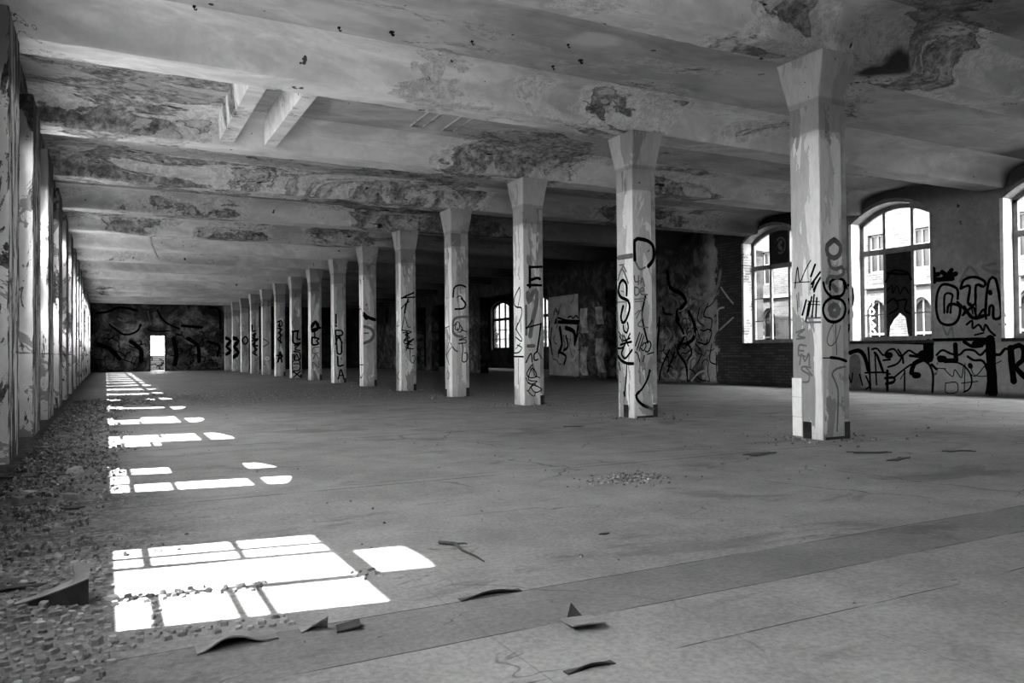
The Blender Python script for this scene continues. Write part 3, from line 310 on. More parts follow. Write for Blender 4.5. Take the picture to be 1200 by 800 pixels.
# ------------------------------------------------------------------ spray paint strokes as thin paint films
def smooth_line(p, step):
    if len(p) < 3:
        out = [Vector(q) for q in p]
    else:
        out = []; q = [Vector(a) for a in p]
        for i in range(len(q)-1):
            a = q[max(i-1,0)]; b = q[i]; c = q[i+1]; d = q[min(i+2,len(q)-1)]
            n = max(2, min(10, int((c-b).length/step)))
            for k in range(n):
                t = k/n
                out.append(.5*((2*b)+(c-a)*t+(2*a-5*b+4*c-d)*t*t+(3*b-a-3*c+d)*t**3))
        out.append(q[-1])
    return out
def strokes(mb, to3, lines):
    """to3(a, b, lift) maps film coordinates to space"""
    for i, (w, p) in enumerate(lines):
        c = smooth_line(p, max(w, .01)*.8); h = w/2; lift = .0025+.00025*(i % 14)
        L = []; Rr = []
        for k in range(len(c)):
            t = (c[min(k+1,len(c)-1)]-c[max(k-1,0)])
            if t.length < 1e-6: t = Vector((1,0))
            t.normalize(); n = Vector((-t.y, t.x)); hh = h*(.92+.16*R.random())
            L.append(c[k]+n*hh); Rr.append(c[k]-n*hh)
        t0 = (c[1]-c[0]).normalized(); t1 = (c[-1]-c[-2]).normalized()
        cap1 = [c[-1]+(Vector((-t1.y,t1.x))*math.cos(a)+t1*math.sin(a))*h for a in (math.pi*.25, math.pi*.5, math.pi*.75)]
        cap0 = [c[0]+(Vector((t0.y,-t0.x))*math.cos(a)-t0*math.sin(a))*h for a in (math.pi*.25, math.pi*.5, math.pi*.75)]
        b = len(mb.v); n = len(c)
        for q in L+Rr: mb.v.append(tuple(to3(q.x, q.y, lift)))
        for k in range(n-1): mb.f.append((b+k, b+k+1, b+n+k+1, b+n+k))
        e = len(mb.v)
        for q in cap1+cap0: mb.v.append(tuple(to3(q.x, q.y, lift)))
        mb.f.append((b+n-1, e, e+1, e+2, b+2*n-1)); mb.f.append((b+n, e+3, e+4, e+5, b))

# ------------------------------------------------------------------ openings
def arch_z(y, y0, y1, spring, apex):
    if apex <= spring: return spring
    t = (y-(y0+y1)/2)/((y1-y0)/2); t = max(-1, min(1, t)); return spring+(apex-spring)*(1-t*t)
def wall_x(mb, x0, x1, ya, yb, z0, z1, ops):
    """wall slab across x0..x1 running along y with openings (y0,y1,zb,spring,apex)"""
    cuts = [ya]
    for o in sorted(ops):
        if o[1] <= ya or o[0] >= yb: continue
        mb.box(x0, x1, cuts[-1], o[0], z0, z1)
        if o[2] > z0: mb.box(x0, x1, o[0], o[1], z0, o[2])
        n = 14 if o[4] > o[3] else 1
        for i in range(n):
            a = o[0]+(o[1]-o[0])*i/n; b = o[0]+(o[1]-o[0])*(i+1)/n; za = arch_z(a, *o[:2], *o[3:]); zb = arch_z(b, *o[:2], *o[3:])
            mb.hexa([(x0,a,za),(x1,a,za),(x1,b,zb),(x0,b,zb),(x0,a,z1),(x1,a,z1),(x1,b,z1),(x0,b,z1)])
        cuts.append(o[1])
    mb.box(x0, x1, cuts[-1], yb, z0, z1)
def panel_x(mb, x0, x1, y0, y1, z0, top):
    n = 8
    for i in range(n):
        a = y0+(y1-y0)*i/n; b = y0+(y1-y0)*(i+1)/n; za = top(a); zb = top(b)
        mb.hexa([(x0,a,z0),(x1,a,z0),(x1,b,z0),(x0,b,z0),(x0,a,za),(x1,a,za),(x1,b,zb),(x0,b,zb)])
def frame_x(mb, x, d, y0, y1, zb, spring, apex, tr, mull, bars, t=.07, th=.022):
    x0, x1 = x-d/2, x+d/2; top = lambda y: arch_z(y, y0, y1, spring, apex)
    mb.box(x0, x1, y0, y1, zb, zb+t); mb.box(x0, x1, y0, y0+t, zb+t, spring); mb.box(x0, x1, y1-t, y1, zb+t, spring)
    for z in tr: mb.box(x0-.01, x1+.01, y0+t, y1-t, z-t*.6, z+t*.6)
    for a, w in mull: mb.box(x0+.005, x1-.005, a-w/2, a+w/2, zb+t, top(a)-.02)
    for a, b, z in bars: mb.box(x-.012, x+.012, a, b, z-th/2, z+th/2)
    n = 16
    for i in range(n):
        a = y0+(y1-y0)*i/n; b = y0+(y1-y0)*(i+1)/n
        mb.hexa([(x0,a,top(a)-t),(x1,a,top(a)-t),(x1,b,top(b)-t),(x0,b,top(b)-t),(x0,a,top(a)),(x1,a,top(a)),(x1,b,top(b)),(x0,b,top(b))])

# ================================================================== SETTING
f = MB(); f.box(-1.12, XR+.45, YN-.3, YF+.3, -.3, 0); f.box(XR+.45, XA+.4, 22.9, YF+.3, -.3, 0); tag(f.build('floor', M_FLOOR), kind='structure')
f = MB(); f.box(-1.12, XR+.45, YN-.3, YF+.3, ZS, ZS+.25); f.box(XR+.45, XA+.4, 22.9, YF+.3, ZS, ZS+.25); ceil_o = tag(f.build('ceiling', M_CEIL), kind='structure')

# left wall with its windows
WP = 3.2; WC = [4.0+WP*k for k in range(-1, 16)]; WC = [c for c in WC if c+.8 < YF]
LZ = (1.05, 3.66, 3.91)
wl = MB(); wall_x(wl, -1.00, XL, YN-.3, YF, 0, ZS, [(c-.72, c+.72, *LZ) for c in WC]); wleft = tag(wl.build('wall_left', M_LEFT), kind='structure')
for c in WC:
    kk = round((c-4.0)/WP); a, b = c+(1.15 if kk < 1 else 1.42 if kk == 1 else 1.02 if kk == 2 else .765), c+(2.2 if kk < 1 else 2.44 if kk == 1 else 2.25 if kk == 2 else 2.1)
    if b > YF: continue
    rings = []
    for i in range(61):
        z = ZB*i/60 if i else 0.0
        e = lambda k: .004+.022*max(0, mnoise.noise(Vector((c*3+k*9, z*3.1, k)))) + .012*abs(mnoise.noise(Vector((c*5+k, z*11, 3+k))))
        x = -.80
        p = [(XL-.02,a,z),(x-e(0),a,z),(x,a+e(1)*1.4,z),(x,b-e(2),z),(x-e(3),b,z),(XL-.02,b,z)]
        rings.append([(q[0], q[1], min(z, ZS)) for q in p])
    pm = MB(); pm.loft(rings); pm.build('pilaster', M_LEFT, wleft)
    if 9 < c < 25:       # bare brick beside the window reveals
        bq = MB(); bq.box(XL, XL+.012, c-.98, c-.74, 1.1, 3.9); bq.build('brick_reveal', M_LBRICK, wleft)

SHUT = {0: [('a',0),('a',2)], 1: [(1,1.98,3.42),(2,2.52,3.42),('a',1)], 2: [(0,2.62,3.42),('a',0)], 3: [(2,1.9,2.5),('a',2)], 4: [(0,1.83,3.42),(2,2.2,3.42),('a',2)],
        5: [(0,1.83,3.42),(1,2.2,3.0),(2,1.83,3.42),('a',0)], 6: [(2,1.83,3.42),('a',0)], 7: [(1,2.7,3.42),('a',2)], 8: [(0,1.83,3.42),(2,1.83,2.6)], 9: [(1,1.83,3.42),('a',1)], 10: [(0,1.9,3.0)]}
wn = 0
for c in WC:
    k = round((c-4.0)/WP); wn += 1
    w = empty('window_%d' % wn, (-.975, c, LZ[0]), kind='structure'); y0, y1 = c-.72, c+.72
    mb = MB(); ms = [c-.72+.47, c-.72+.97]
    frame_x(mb, -.975, .05, y0, y1, *LZ, [3.31], [(ms[0], .06), (ms[1], .05)], [(y0, ms[0], 1.87), (ms[1], y1, 1.87)] + ([(ms[1], y1, 2.56), (y0, ms[0], 2.34), (y0, ms[0], 2.52)] if k % 2 == 0 else [(y0, ms[0], 2.34)]), .06, .03)
    mb.box(-1.0, -.95, y0+.06, y1-.06, 1.555, 1.60)
    if k in (0, 2): mb.box(-.985, -.965, y1-.29, y1-.25, 1.60, 3.27)
    mb.build('window_frame', M_LFRAME, w)
    for i, (a, b) in enumerate(((y0+.06, ms[0]-.03), (ms[0]+.03, ms[1]-.025), (ms[1]+.025, y1-.06))):
        pb = MB(); pb.box(-.98, -.972, a, b, LZ[0]+.06, 1.555); pb.build('sun_block_pane', M_PANE, w)  # panes added to stop direct sun below the edge of the floor patches
    for sh in SHUT.get(k, [(k % 3, 1.85, 3.42)] if k > 10 else []):
        lights = ((y0+.05, ms[0]), (ms[0], ms[1]), (ms[1], y1-.05))
        sb = MB()
        if sh[0] == 'a':
            a, b = lights[sh[1]]; panel_x(sb, -.96, -.952, a, b, 3.31, lambda y: arch_z(y, y0, y1, LZ[1], LZ[2])-.02)
        else:
            a, b = lights[sh[0]]; sb.box(-.96, -.952, a, b, sh[1]-.155, sh[2]-.135)
        sb.build('board', M_BOARD, w)

# right wall
RC = [8.45+3.7*k for k in range(-2, 3)]
ops = [(c-1.05, c+1.05, 1.20, 4.12, 4.50) for c in RC]
ops += [(23.3,23.95,0,3.3,3.3), (28.2,34.9,0,3.75,3.75), (38.4,41.4,0,3.75,3.75), (42.3,43.7,0,3.75,3.75), (48.7,49.6,3.1,3.7,4.1)]
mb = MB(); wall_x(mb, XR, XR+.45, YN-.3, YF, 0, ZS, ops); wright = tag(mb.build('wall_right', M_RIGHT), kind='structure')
tw = lambda a, b, l: (XR-l, a, b)
for sh in ('pale', 'grey', 'black'):
    mb = MB(); strokes(mb, tw, [(w*1.3, p) for s_, w, p in WALLG if s_ == sh]); g = mb.build('graffiti', PAINT[sh], wright)
# dense small tags on the rear stretch of the same wall, and scrawl on plaster
mb = MB(); ls = []
for i in range(70):
    y = R.choice([R.uniform(18.1,23.1), R.uniform(18.1,23.1), R.uniform(24.2,28.0), R.uniform(35,38.2), R.uniform(44,48)]); z = R.uniform(.3, 2.5); p = []; a = R.uniform(0, 6.28)
    for q in range(R.randint(4, 8)):
        p.append((y, max(.08, z))); a += R.uniform(-1.6, 1.6); y += .17*math.cos(a); z += .2*math.sin(a)
    ls.append((R.uniform(.018,.05), p))
strokes(mb, tw, ls); mb.build('graffiti', PAINT['black'], wright)
mb = MB(); ls = []
for i in range(26):
    y = R.choice([R.uniform(18.1,23.1), R.uniform(18.1,23.1), R.uniform(24.2,25.6), R.uniform(25.9,28.0)]); z = R.uniform(.3, 3.2); p = []; a = R.uniform(1, 2.2)
    for q in range(R.randint(3, 6)):
        p.append((y, max(.08, z))); a += R.uniform(-.9, .9); y += .2*math.cos(a); z += .22*math.sin(a)
    ls.append((R.uniform(.02,.09), p))
strokes(mb, tw, ls); mb.build('graffiti', flat('dull_spray', .12, .8), wright)
mb = MB(); mb.box(XR-.002, XR+.01, 25.85, 28.15, .05, 3.30); mb.build('plaster_panel', flat('pale_plaster', .22, .85, .2, 3), wright)
for y0 in (24.05, 25.1):   # ragged render hanging beside the dark doorway
    mb = MB(); mb.grid(lambda s, t: (XR-.03-.05*math.sin(t*9+y0), y0+s*.5+.12*math.sin(t*4+y0)*(1-t), .1+t*2.6), 6, 20); mb.build('loose_render', flat('hanging_render', .20, .9, .5, 4), wright)

for c in RC:
    k = round((c-8.45)/3.7); wn += 1; y0, y1 = c-1.05, c+1.05; xg = XR+.36
    w = empty('window_%d' % wn, (xg, c, 1.2), kind='structure')
    ms = [y0+.68, y1-.68] if k != 2 else [y0+.7, y1-.72]
    mb = MB(); bars = [(y0, ms[0], 2.5), (y0, ms[0], 1.85), (ms[1], y1, 2.5), (ms[1], y1, 1.85)]
    frame_x(mb, xg, .07, y0, y1, 1.2, 4.10, 4.48, [3.38], [(ms[0], .07), (ms[1], .07)], bars, .11, .03)
    mb.build('window_frame', M_FRAME, w)
    # plastered reveal: far jamb coloured bright as lit, near jamb and arch coloured darker
    mb = MB(); mb.box(XR-.004, xg-.04, y0-.05, y0+.012, 1.22, 4.12)
    n = 16; top = lambda y: arch_z(y, y0, y1, 4.12, 4.50)
    for i in range(n):
        a = y0+(y1-y0)*i/n; b = y0+(y1-y0)*(i+1)/n
        mb.hexa([(XR-.015,a,top(a)-.012),(xg-.04,a,top(a)-.012),(xg-.04,b,top(b)-.012),(XR-.015,b,top(b)-.012),(XR-.015,a,top(a)+.08),(xg-.04,a,top(a)+.08),(xg-.04,b,top(b)+.08),(XR-.015,b,top(b)+.08)])
    mb.build('arch_lining', M_LINING, w)
    mb = MB(); mb.box(XR-.015, xg-.04, y1-.012, y1+.06, 1.22, 4.12); mb.build('reveal', M_JAMB if k != 2 else M_LBRICK, w)
    mb = MB(); mb.box(XR-.05, XR+.45, y0-.05, y1+.05, 1.14, 1.205); mb.build('sill', M_DARK, w)
    if k == 1:      # dark board with a jagged hole broken out at the bottom
        mb = MB(); a, b = ms[0]+.035, ms[1]-.035; N = 24
        for i in range(N):
            p, q = a+(b-a)*i/N, a+(b-a)*(i+1)/N
            HP = ((0,0),(.16,0),(.18,.15),(.25,.45),(.4,.52),(.48,.57),(.55,.50),(.7,.42),(.82,.30),(.88,.24),(.91,0),(1,0))
            def hole(y):
                t = (y-a)/(b-a)
                for (t0, h0), (t1, h1) in zip(HP, HP[1:]):
                    if t0 <= t <= t1: return 1.31+h0+(h1-h0)*(t-t0)/(t1-t0)
                return 1.31
            mb.hexa([(xg-.03,p,hole(p)),(xg-.015,p,hole(p)),(xg-.015,q,hole(q)),(xg-.03,q,hole(q)),(xg-.03,p,3.34),(xg-.015,p,3.34),(xg-.015,q,3.34),(xg-.03,q,3.34)])
        bo = mb.build('board', M_BOARD, w)
        gm = MB(); strokes(gm, lambda a, b, l: (xg-.03-l, a, b), BOARDG); gm.build('graffiti', PAINT['black'], bo)
    if k == 2:
        mb = MB(); panel_x(mb, xg-.03, xg-.015, ms[0], ms[1]+.02, 3.42, lambda y: top(y)-.03); bo = mb.build('board', M_BOARD, w)
        gm = MB(); yc = (ms[0]+ms[1])/2-.05; strokes(gm, lambda a, b, l: (xg-.03-l, a, b), [(.05, [(yc+.17*math.cos(t), 3.95+.22*math.sin(t)) for t in [i*.4 for i in range(2, 14)]]), (.11, [(yc-.02, 3.85), (yc+.06, 3.95), (yc-.02, 4.05)])]); gm.build('graffiti', PAINT['grey'], bo)
mb = MB(); panel_x(mb, XR+.2, XR+.23, 48.85, 49.62, 3.05, lambda y: arch_z(y, 48.7, 49.6, 3.7, 4.1)-.1); mb.build('board', M_BOARD, wright)

# far wall, side wing, near wall
D0, D1, DZ = 2.55, 3.45, 2.32
mb = MB(); mb.box(-1.1, D0, YF, YF+.3, 0, ZS); mb.box(D1, XA+.4, YF, YF+.3, 0, ZS); mb.box(D0, D1, YF, YF+.3, DZ, ZS)
wfar = tag(mb.build('wall_far', M_END), kind='structure')
for sh in ('pale', 'black'):
    mb = MB(); strokes(mb, lambda a, b, l: (a, YF-l, b), [(w*.3, p) for s_, w, p in ENDG if s_ == sh]); mb.build('graffiti', flat('mural_grey', .085, .9, .5, 3) if sh == 'pale' else PAINT['black'], wfar)
mb = MB(); ls = []
for i in range(60):
    x = R.uniform(-.6, 6.9); z = R.uniform(.3, 2.4); p = []; a = R.uniform(0, 6.28)
    if 2.2 < x < 3.7: continue
    for q in range(R.randint(4, 7)):
        p.append((max(-.9, x), max(.1, z))); a += R.uniform(-1.5, 1.5); x += .22*math.cos(a); z += .22*math.sin(a)
        if 2.3 < x < 3.6: x = 2.3
    ls.append((R.uniform(.03,.07), p))
strokes(mb, lambda a, b, l: (a, YF-l, b), ls); mb.build('graffiti', PAINT['black'], wfar)
dr = empty('door_1', ((D0+D1)/2, YF, 0), kind='structure')
mb = MB(); mb.box(D0-.06, D0+.04, YF-.03, YF+.31, 0, DZ+.05); mb.box(D1-.04, D1+.06, YF-.03, YF+.31, 0, DZ+.05); mb.box(D0-.06, D1+.06, YF-.03, YF+.31, DZ-.03, DZ+.07); mb.build('door_frame', M_DARK, dr)
mb = MB(); mb.box(D0+.04, D1-.04, YF, YF+.3, .0, .06); mb.build('threshold', M_JAMB, dr)  # door step coloured white to imitate the sunlit strip of floor
aops = [(44.3,46.9,1.2,4.0,4.4), (39.3,41.3,1.2,4.0,4.4)]
mb = MB(); wall_x(mb, XA, XA+.4, 22.9, YF, 0, ZS, aops); mb.box(XR+.45, XA, 22.9, 23.2, 0, ZS); tag(mb.build('wall_back', M_DIM), kind='structure')
for o in aops:
    wn += 1; w = empty('window_%d' % wn, (XA+.2, (o[0]+o[1])/2, 1.2), kind='structure'); mb = MB(); t3 = (o[1]-o[0])/3
    frame_x(mb, XA+.2, .08, *o, [3.2], [(o[0]+t3, .14), (o[0]+2*t3, .14)], [(o[0], o[1], 1.9), (o[0], o[1], 2.5)], .14, .05); mb.build('window_frame', M_DARK, w)
mb = MB()
mb.box(-1.1, XR+.45, YN-.3, YN, 0, ZS); tag(mb.build('wall_near', M_RIGHT), kind='structure')  # unseen end wall, pulled in behind the camera to dim the front faces

# ================================================================== BEAMS
COVE = [(.275, ZB+.045), (.29, ZB+.13), (.32, ZB+.22), (.38, ZB+.31), (.48, ZB+.375), (.62, ZB+.415), (.80, ZS-.004)]
BACK = [(.275, ZB+.045), (.285, ZB+.13), (.295, ZB+.22), (.305, ZB+.30), (.32, ZB+.36), (.335, ZB+.40), (.35, ZS-.004)]
ORD = ['first', 'second', 'third', 'fourth', 'fifth', 'sixth', 'seventh', 'eighth', 'ninth', 'tenth', 'eleventh', 'twelfth', 'thirteenth', 'fourteenth', 'fifteenth']
for k in range(15):
    yc = CY+.21+SP*k; rings = []
    N = 120
    for i in range(N+1):
        x = XL-.02+(XR-XL+.02)*i/N
        j = lambda q, a=.018: a*mnoise.noise(Vector((x*1.7, k*7.3, q)))+a*.6*mnoise.noise(Vector((x*6, k*3.1, q+5)))
        pr = [(yc-a, z) for a, z in reversed(COVE)]
        rings.append([(x, yc-a, z+(j(3) if 0 < q < 5 else 0)*.5) for q, (a, z) in reversed(list(enumerate(COVE)))] + [(x, yc-.26+.02+j(2), ZB+abs(j(7))), (x, yc+.26-.02+j(3), ZB+abs(j(8)))] + [(x, yc+a, z+(j(4) if 0 < q < 5 else 0)*.5) for q, (a, z) in enumerate(BACK)])
    mb = MB(); mb.loft(rings); o = mb.build('ceiling_beam', M_BEAM, smooth=True); md = o.modifiers.new('edge', 'EDGE_SPLIT'); md.split_angle = math.radians(38)
    tag(o, 'flaking plastered ceiling beam resting on the %s column of the row from the front' % ORD[k], 'beam', 'ceiling beams crossing the hall', 'thing')

# short trimmer beams between the second and third ceiling beams, and the scars of a removed pair
for i, (x, w_) in enumerate(((1.70, .2), (2.36, .17))):
    b0, b1 = CY+.21+SP+.26, CY+.21+2*SP-.26; ch = .03
    ym = (b0+b1)/2; half = SP/2; cz = [(ZB+.05, .285)]+[(z, a+.012) for a, z in COVE[1:]]; ob = [.285]+[a+.012 for a, z in BACK[1:]]; off = lambda i_, q: q*(half-(ob[i_] if q < 0 else cz[i_][1]))
    mb = MB(); mb.loft([[(x-w_/2-.05*(z-ZB)/.44, ym+off(i3, q), z-.003) for i3, (z, a) in reversed(list(enumerate(cz)))]+[(x+w_/2+.05*(z-ZB)/.44, ym+off(i3, q), z-.003) for i3, (z, a) in enumerate(cz)] for q in [-1+i_/6 for i_ in range(13)]])
    tag(mb.build('trimmer_beam', M_BEAM), ['short pale trimmer beam bridging two ceiling beams, the one nearer the left windows', 'short pale trimmer beam bridging two ceiling beams, the one nearer the columns'][i], 'beam', 'short trimmer beams in the ceiling', 'thing')
for i, x in enumerate((4.55, 5.10)):
    mb = MB(); b0, b1 = CY+.21+SP+1.12, CY+.21+2*SP-1.15
    for dx in (-.10, .10):
        mb.loft([[(x+dx-.022+.01*math.sin(q*1.7+i), y, ZS-.003), (x+dx-.006, y, ZS-.03), (x+dx+.02, y, ZS-.022), (x+dx+.03, y, ZS-.003)] for q, y in [(q, b0+(b1-b0)*q/16) for q in range(17)]])
    mb.loft([[(x-.11, b1-.03, ZS-.003), (x-.11, b1, ZS-.03), (x-.11, b1+.03, ZS-.003)], [(x+.12, b1-.03, ZS-.003), (x+.12, b1, ZS-.03), (x+.12, b1+.03, ZS-.003)]])
    mb.build('plaster_ridge', M_CAP, ceil_o)

# ================================================================== COLUMNS
CLAB = ['nearest square column, white tiles at its foot and a downward WEMS tag', 'second square column from the front, big black arch letter D and a smile stroke', 'third square column from the front, large black letter E above a grey N scrawl',
 'fourth square column from the front, broken black S curve and a grey C', 'fifth square column from the front, black slanting bar over a tangled tag', 'sixth square column from the front, grey letter D and white painted strip',
 'seventh square column from the front, black letters I PAULA reading downward', 'eighth square column from the front, dark blot and pale letters CAN', 'ninth square column from the front, black L over stacked outline letters',
 'tenth square column from the front, scribble above a black star', 'eleventh square column from the front, small white ring low on its face', 'twelfth square column from the front, narrow black vertical scrawl',
 'thirteenth square column from the front, small black circle at mid height', 'fourteenth square column from the front, thick dark zigzag', 'farthest square column of the row, beside the dark end wall']
def ring_sq(cx, cy, hx, hy, z, c):
    return [(cx-hx, cy-hy+c[0], z), (cx-hx+c[0], cy-hy, z), (cx+hx-c[1], cy-hy, z), (cx+hx, cy-hy+c[1], z), (cx+hx, cy+hy-c[2], z), (cx+hx-c[2], cy+hy, z), (cx-hx+c[3], cy+hy, z), (cx-hx, cy+hy-c[3], z)]
LET = {0: 'crown, rings and downward WEMS letters', 1: 'letter D, loops and smile stroke'}
for k in range(NC):
    y0 = CY+SP*k; cx, cy = CX+CW/2, y0+CW/2
    root = empty('square_column', (cx, cy, 0), CLAB[k], 'column', 'row of square columns down the hall', 'thing')
    rings = []
    for i in range(81):
        z = 3.80*i/80
        c = [.006+.016*max(0, mnoise.noise(Vector((k*13+q*5, z*2.3, q))))+.008*abs(mnoise.noise(Vector((k*3+q, z*14, 2)))) for q in range(4)]
        rings.append(ring_sq(cx, cy, CW/2, CW/2, z, c))
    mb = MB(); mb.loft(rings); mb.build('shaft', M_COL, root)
    rings = []
    for i in range(13):
        t = i/12; z = 3.76+(ZB-3.76)*t; c = [.008+.02*max(0, mnoise.noise(Vector((k*7+q*3, z*6, q+9)))) for q in range(4)]
        e = .004; rings.append(ring_sq(cx, cy, CW/2+e+.06*t, CW/2+e+.12*t, z, c))
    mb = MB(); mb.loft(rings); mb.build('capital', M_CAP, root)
    if k < 10:
        mb = MB(); e = .006
        mb.box(CX+CW-.075, CX+CW+e, y0-e, y0+.06, 0, .19+.03*math.sin(k*3))
        if k in (0, 1): mb.box(CX-e, CX+.05, y0+.16, y0+.275, 0, .19)
        if k == 3: mb.box(CX-e, CX+.05, y0+CW-.10, y0+CW+e, 0, .17)
        if k in (0, 1): mb.box(CX+.04, CX+CW-.08, y0-e*.5, y0+.05, 0, .03)
        mb.build('bare_base_patch', M_DARK, root)
        mb = MB(); mb.box(CX+CW-.075, CX+CW+.001, y0-.0025, y0+.02, .22, 3.74); mb.build('edge_strip', flat('edge_strip', .27, .85, .25, 5) if k == 0 else bpy.data.materials['edge_strip'], root)
    if k == 0:
        for z0, z1 in ((.02, .235), (.24, .46), (.465, .68)):
            mb = MB(); mb.box(CX-.012, CX+.02, y0+.285, y0+CW+.004, z0, z1); mb.build('tile', M_TILE, root)
    for c_, face, sh, ls in COLG:
        if c_ != k: continue
        ls = [(w_*1.25, p) for w_, p in ls]
        for part in ([[q] for q in ls] if len(ls) <= 5 else [ls]):
            mb = MB()
            if face == 'x': strokes(mb, lambda a, b, l: (CX-l, y0+min(max(a, 0), CW), max(b, .01)), part)
            else: strokes(mb, lambda a, b, l: (CX+min(max(a, 0), CW), y0-l-.001, max(b, .01)), part)
            g = mb.build('graffiti', PAINT[sh], root); g['label'] = '%s spray-painted stroke on the %s' % (sh, 'front face' if face == 'y' else 'window-side face')

# ================================================================== FLOOR DEBRIS
def chunk_mesh(seed, flatn):
    r = random.Random(seed); bm = bmesh.new()
    n = r.randint(5, 7)
    for i in range(n):
        a = 6.283*(i+r.uniform(-.25,.25))/n; q = r.uniform(.35,.55)
        for z in (0, flatn*r.uniform(.7,1.2)): bm.verts.new((q*math.cos(a)*1.15*(1-.2*(z > 0)), q*math.sin(a)*.8*(1-.2*(z > 0)), z))
    bmesh.ops.convex_hull(bm, input=list(bm.verts))
    loose = [v_ for v_ in bm.verts if not v_.link_faces]
    bmesh.ops.delete(bm, geom=loose, context='VERTS')
    me = bpy.data.meshes.new('rubble_chunk'); bm.to_mesh(me); bm.free(); me.materials.append(M_RUB); return me
CH = [chunk_mesh(i, R.uniform(.25,.5)) for i in range(10)]
def dens(x, y):
    n = mnoise.noise(Vector((x*1.3, y*1.1, 4.2))); n2 = mnoise.noise(Vector((x*3.7, y*3.3, 1.2)))
    if y < 2.45: return 0
    if y < 4.35:
        d = 1.0 if x < .01+.03*n2 else 0
        if y < 3.12 and x < .16-.55*(3.12-y)**1.2+.06*n2 and x > -.25-.0*y: d = .8
        if y < 2.75: d *= (.75 if n2 > -.05 else .15)
        if y > 3.75: d *= .25*(1+n2)
        if 3.53 < y-.0+.15*x < 3.66 and x < .62: d = max(d, .8)
        if abs(y-(3.09-.15*x)) < .055 and .15 < x < .62: d = .9
        if abs(x-1.05) < .06 and abs(y-3.44) < .07: d = .9
        if abs(x-.17) < .014 and 3.1 < y < 3.6: d = .6
        return d
    d = .42*max(0, 1-(x+.8)/(1.0+.6*n))*(1.0+1.2*n2)
    if 17.5 < y < 26 and x < 7: d = max(d, .05+.05*n)
    return max(0, d)
allc = []
fwv = Vector((0.46407738,0.88567752,0.01440538)); rv = Vector((0.88579383,-0.46399326,-0.00891879)); uv = Vector((0.00121518,-0.01689921,0.99985646))
def seen(x, y):
    d = Vector((x, y, -1)); z = d.dot(fwv)
    if z < .5: return 0
    a = d.dot(rv)/z*910; b = d.dot(uv)/z*910
    return 1/z if abs(a) < 605 and abs(b) < 405 else 0
tries = 0
while len(allc) < 9000 and tries < 200000:
    tries += 1; near = tries % 5 < 2
    if near: x, y = R.uniform(-.8, 1.2), R.uniform(2.4, 4.4)
    else: x, y = R.uniform(-.8, .9), R.uniform(4.3, 20)
    if R.random() > dens(x, y)*(1 if near else 1.6): continue
    sc = R.uniform(.011, .030)*(1.5 if R.random() < .08 else 1)
    if y > 4.4: sc *= R.uniform(1.1, 2.2) if x < .1 or y > 7 else .9
    s_ = seen(x, y)
    if s_ == 0 and R.random() < .7: continue
    allc.append((s_*sc, x, y, sc))
for i in range(420):          # loose gravel heap on open floor and crumbs round the column feet
    a = R.uniform(0, 6.28); q = abs(R.gauss(0, .5)); allc.append((0, 3.72+q*.42*math.cos(a)-.1*q, 5.0+q*.28*math.sin(a), R.uniform(.014,.034)))
for k in range(9):
    for i in range(90):
        a = R.uniform(0, 6.28); q = .26+abs(R.gauss(0, .35)); x, y = CX+.21+q*1.2*math.cos(a), CY+SP*k+.21+q*math.sin(a)
        if abs(x-CX-.21) > .24 or abs(y-CY-SP*k-.21) > .24: allc.append((0, x, y, R.uniform(.015,.05)))
for i in range(1300):
    allc.append((0, R.uniform(.3, 15.5), 2.2+R.random()**.7*24, R.uniform(.006,.02)))
for i in range(1500):
    x = R.uniform(0, 6.6); allc.append((0, x, 20+3*mnoise.noise(Vector((x*.5, 0, 3)))+R.gauss(0, 1.8), R.uniform(.012,.035)))
allc.sort(key=lambda q: -q[0] if q[2] < 4.35 else 1)
FRAG = []
for i in range(400):
    y = R.uniform(4.7, 13.5); x = -.72+R.random()**1.5*.75; sc = R.uniform(.10, .2); x = max(x, -.72+sc*.65)
    if len(FRAG) < 16 and all((x-a)**2+(y-b)**2 > ((sc+c)*.75)**2 for a, b, c in FRAG): FRAG.append((x, y, sc))
for i, (x, y, sc) in enumerate(FRAG):
    o = bpy.data.objects.new('plaster_fragment', CH[i % len(CH)]); col.objects.link(o); o.location = (x, y, 0.0); o.rotation_euler = (0, 0, R.uniform(0, 6.28)); o.scale = (sc, sc, sc*R.uniform(.35, .6))
    tag(o, 'flat broken plaster fragment lying on the littered strip of floor along the left wall', 'rubble', 'plaster fragments along the left wall', 'thing')
def clear(x, y, sc):
    if any(abs(x-a) < c*.68+sc*.7 and abs(y-b) < c*.68+sc*.7 for a, b, c in FRAG): return False
    if x < -.74+sc: return False
    k = round((y-CY-.21)/SP)
    return not (0 <= k < NC and abs(x-CX-.21) < .24+sc and abs(y-CY-.21-k*SP) < .24+sc)
allc = [q for q in allc if clear(q[1], q[2], q[3])]
big_, rest, cells = [], [], {}
for q in allc:
    r_ = q[3]*(1.35 if len(big_) < 300 else 1.0)*.55; key = (int(q[1]/.12), int(q[2]/.12)); hit = False
    for a in (-1,0,1):
        for b in (-1,0,1):
            for (x, y, r2) in cells.get((key[0]+a, key[1]+b), ()):
                if (x-q[1])**2+(y-q[2])**2 < (r_+r2)**2: hit = True
    if hit: continue
    if len(big_) < 300: big_.append(q); cells.setdefault(key, []).append((q[1], q[2], r_))
    else: rest.append(q)
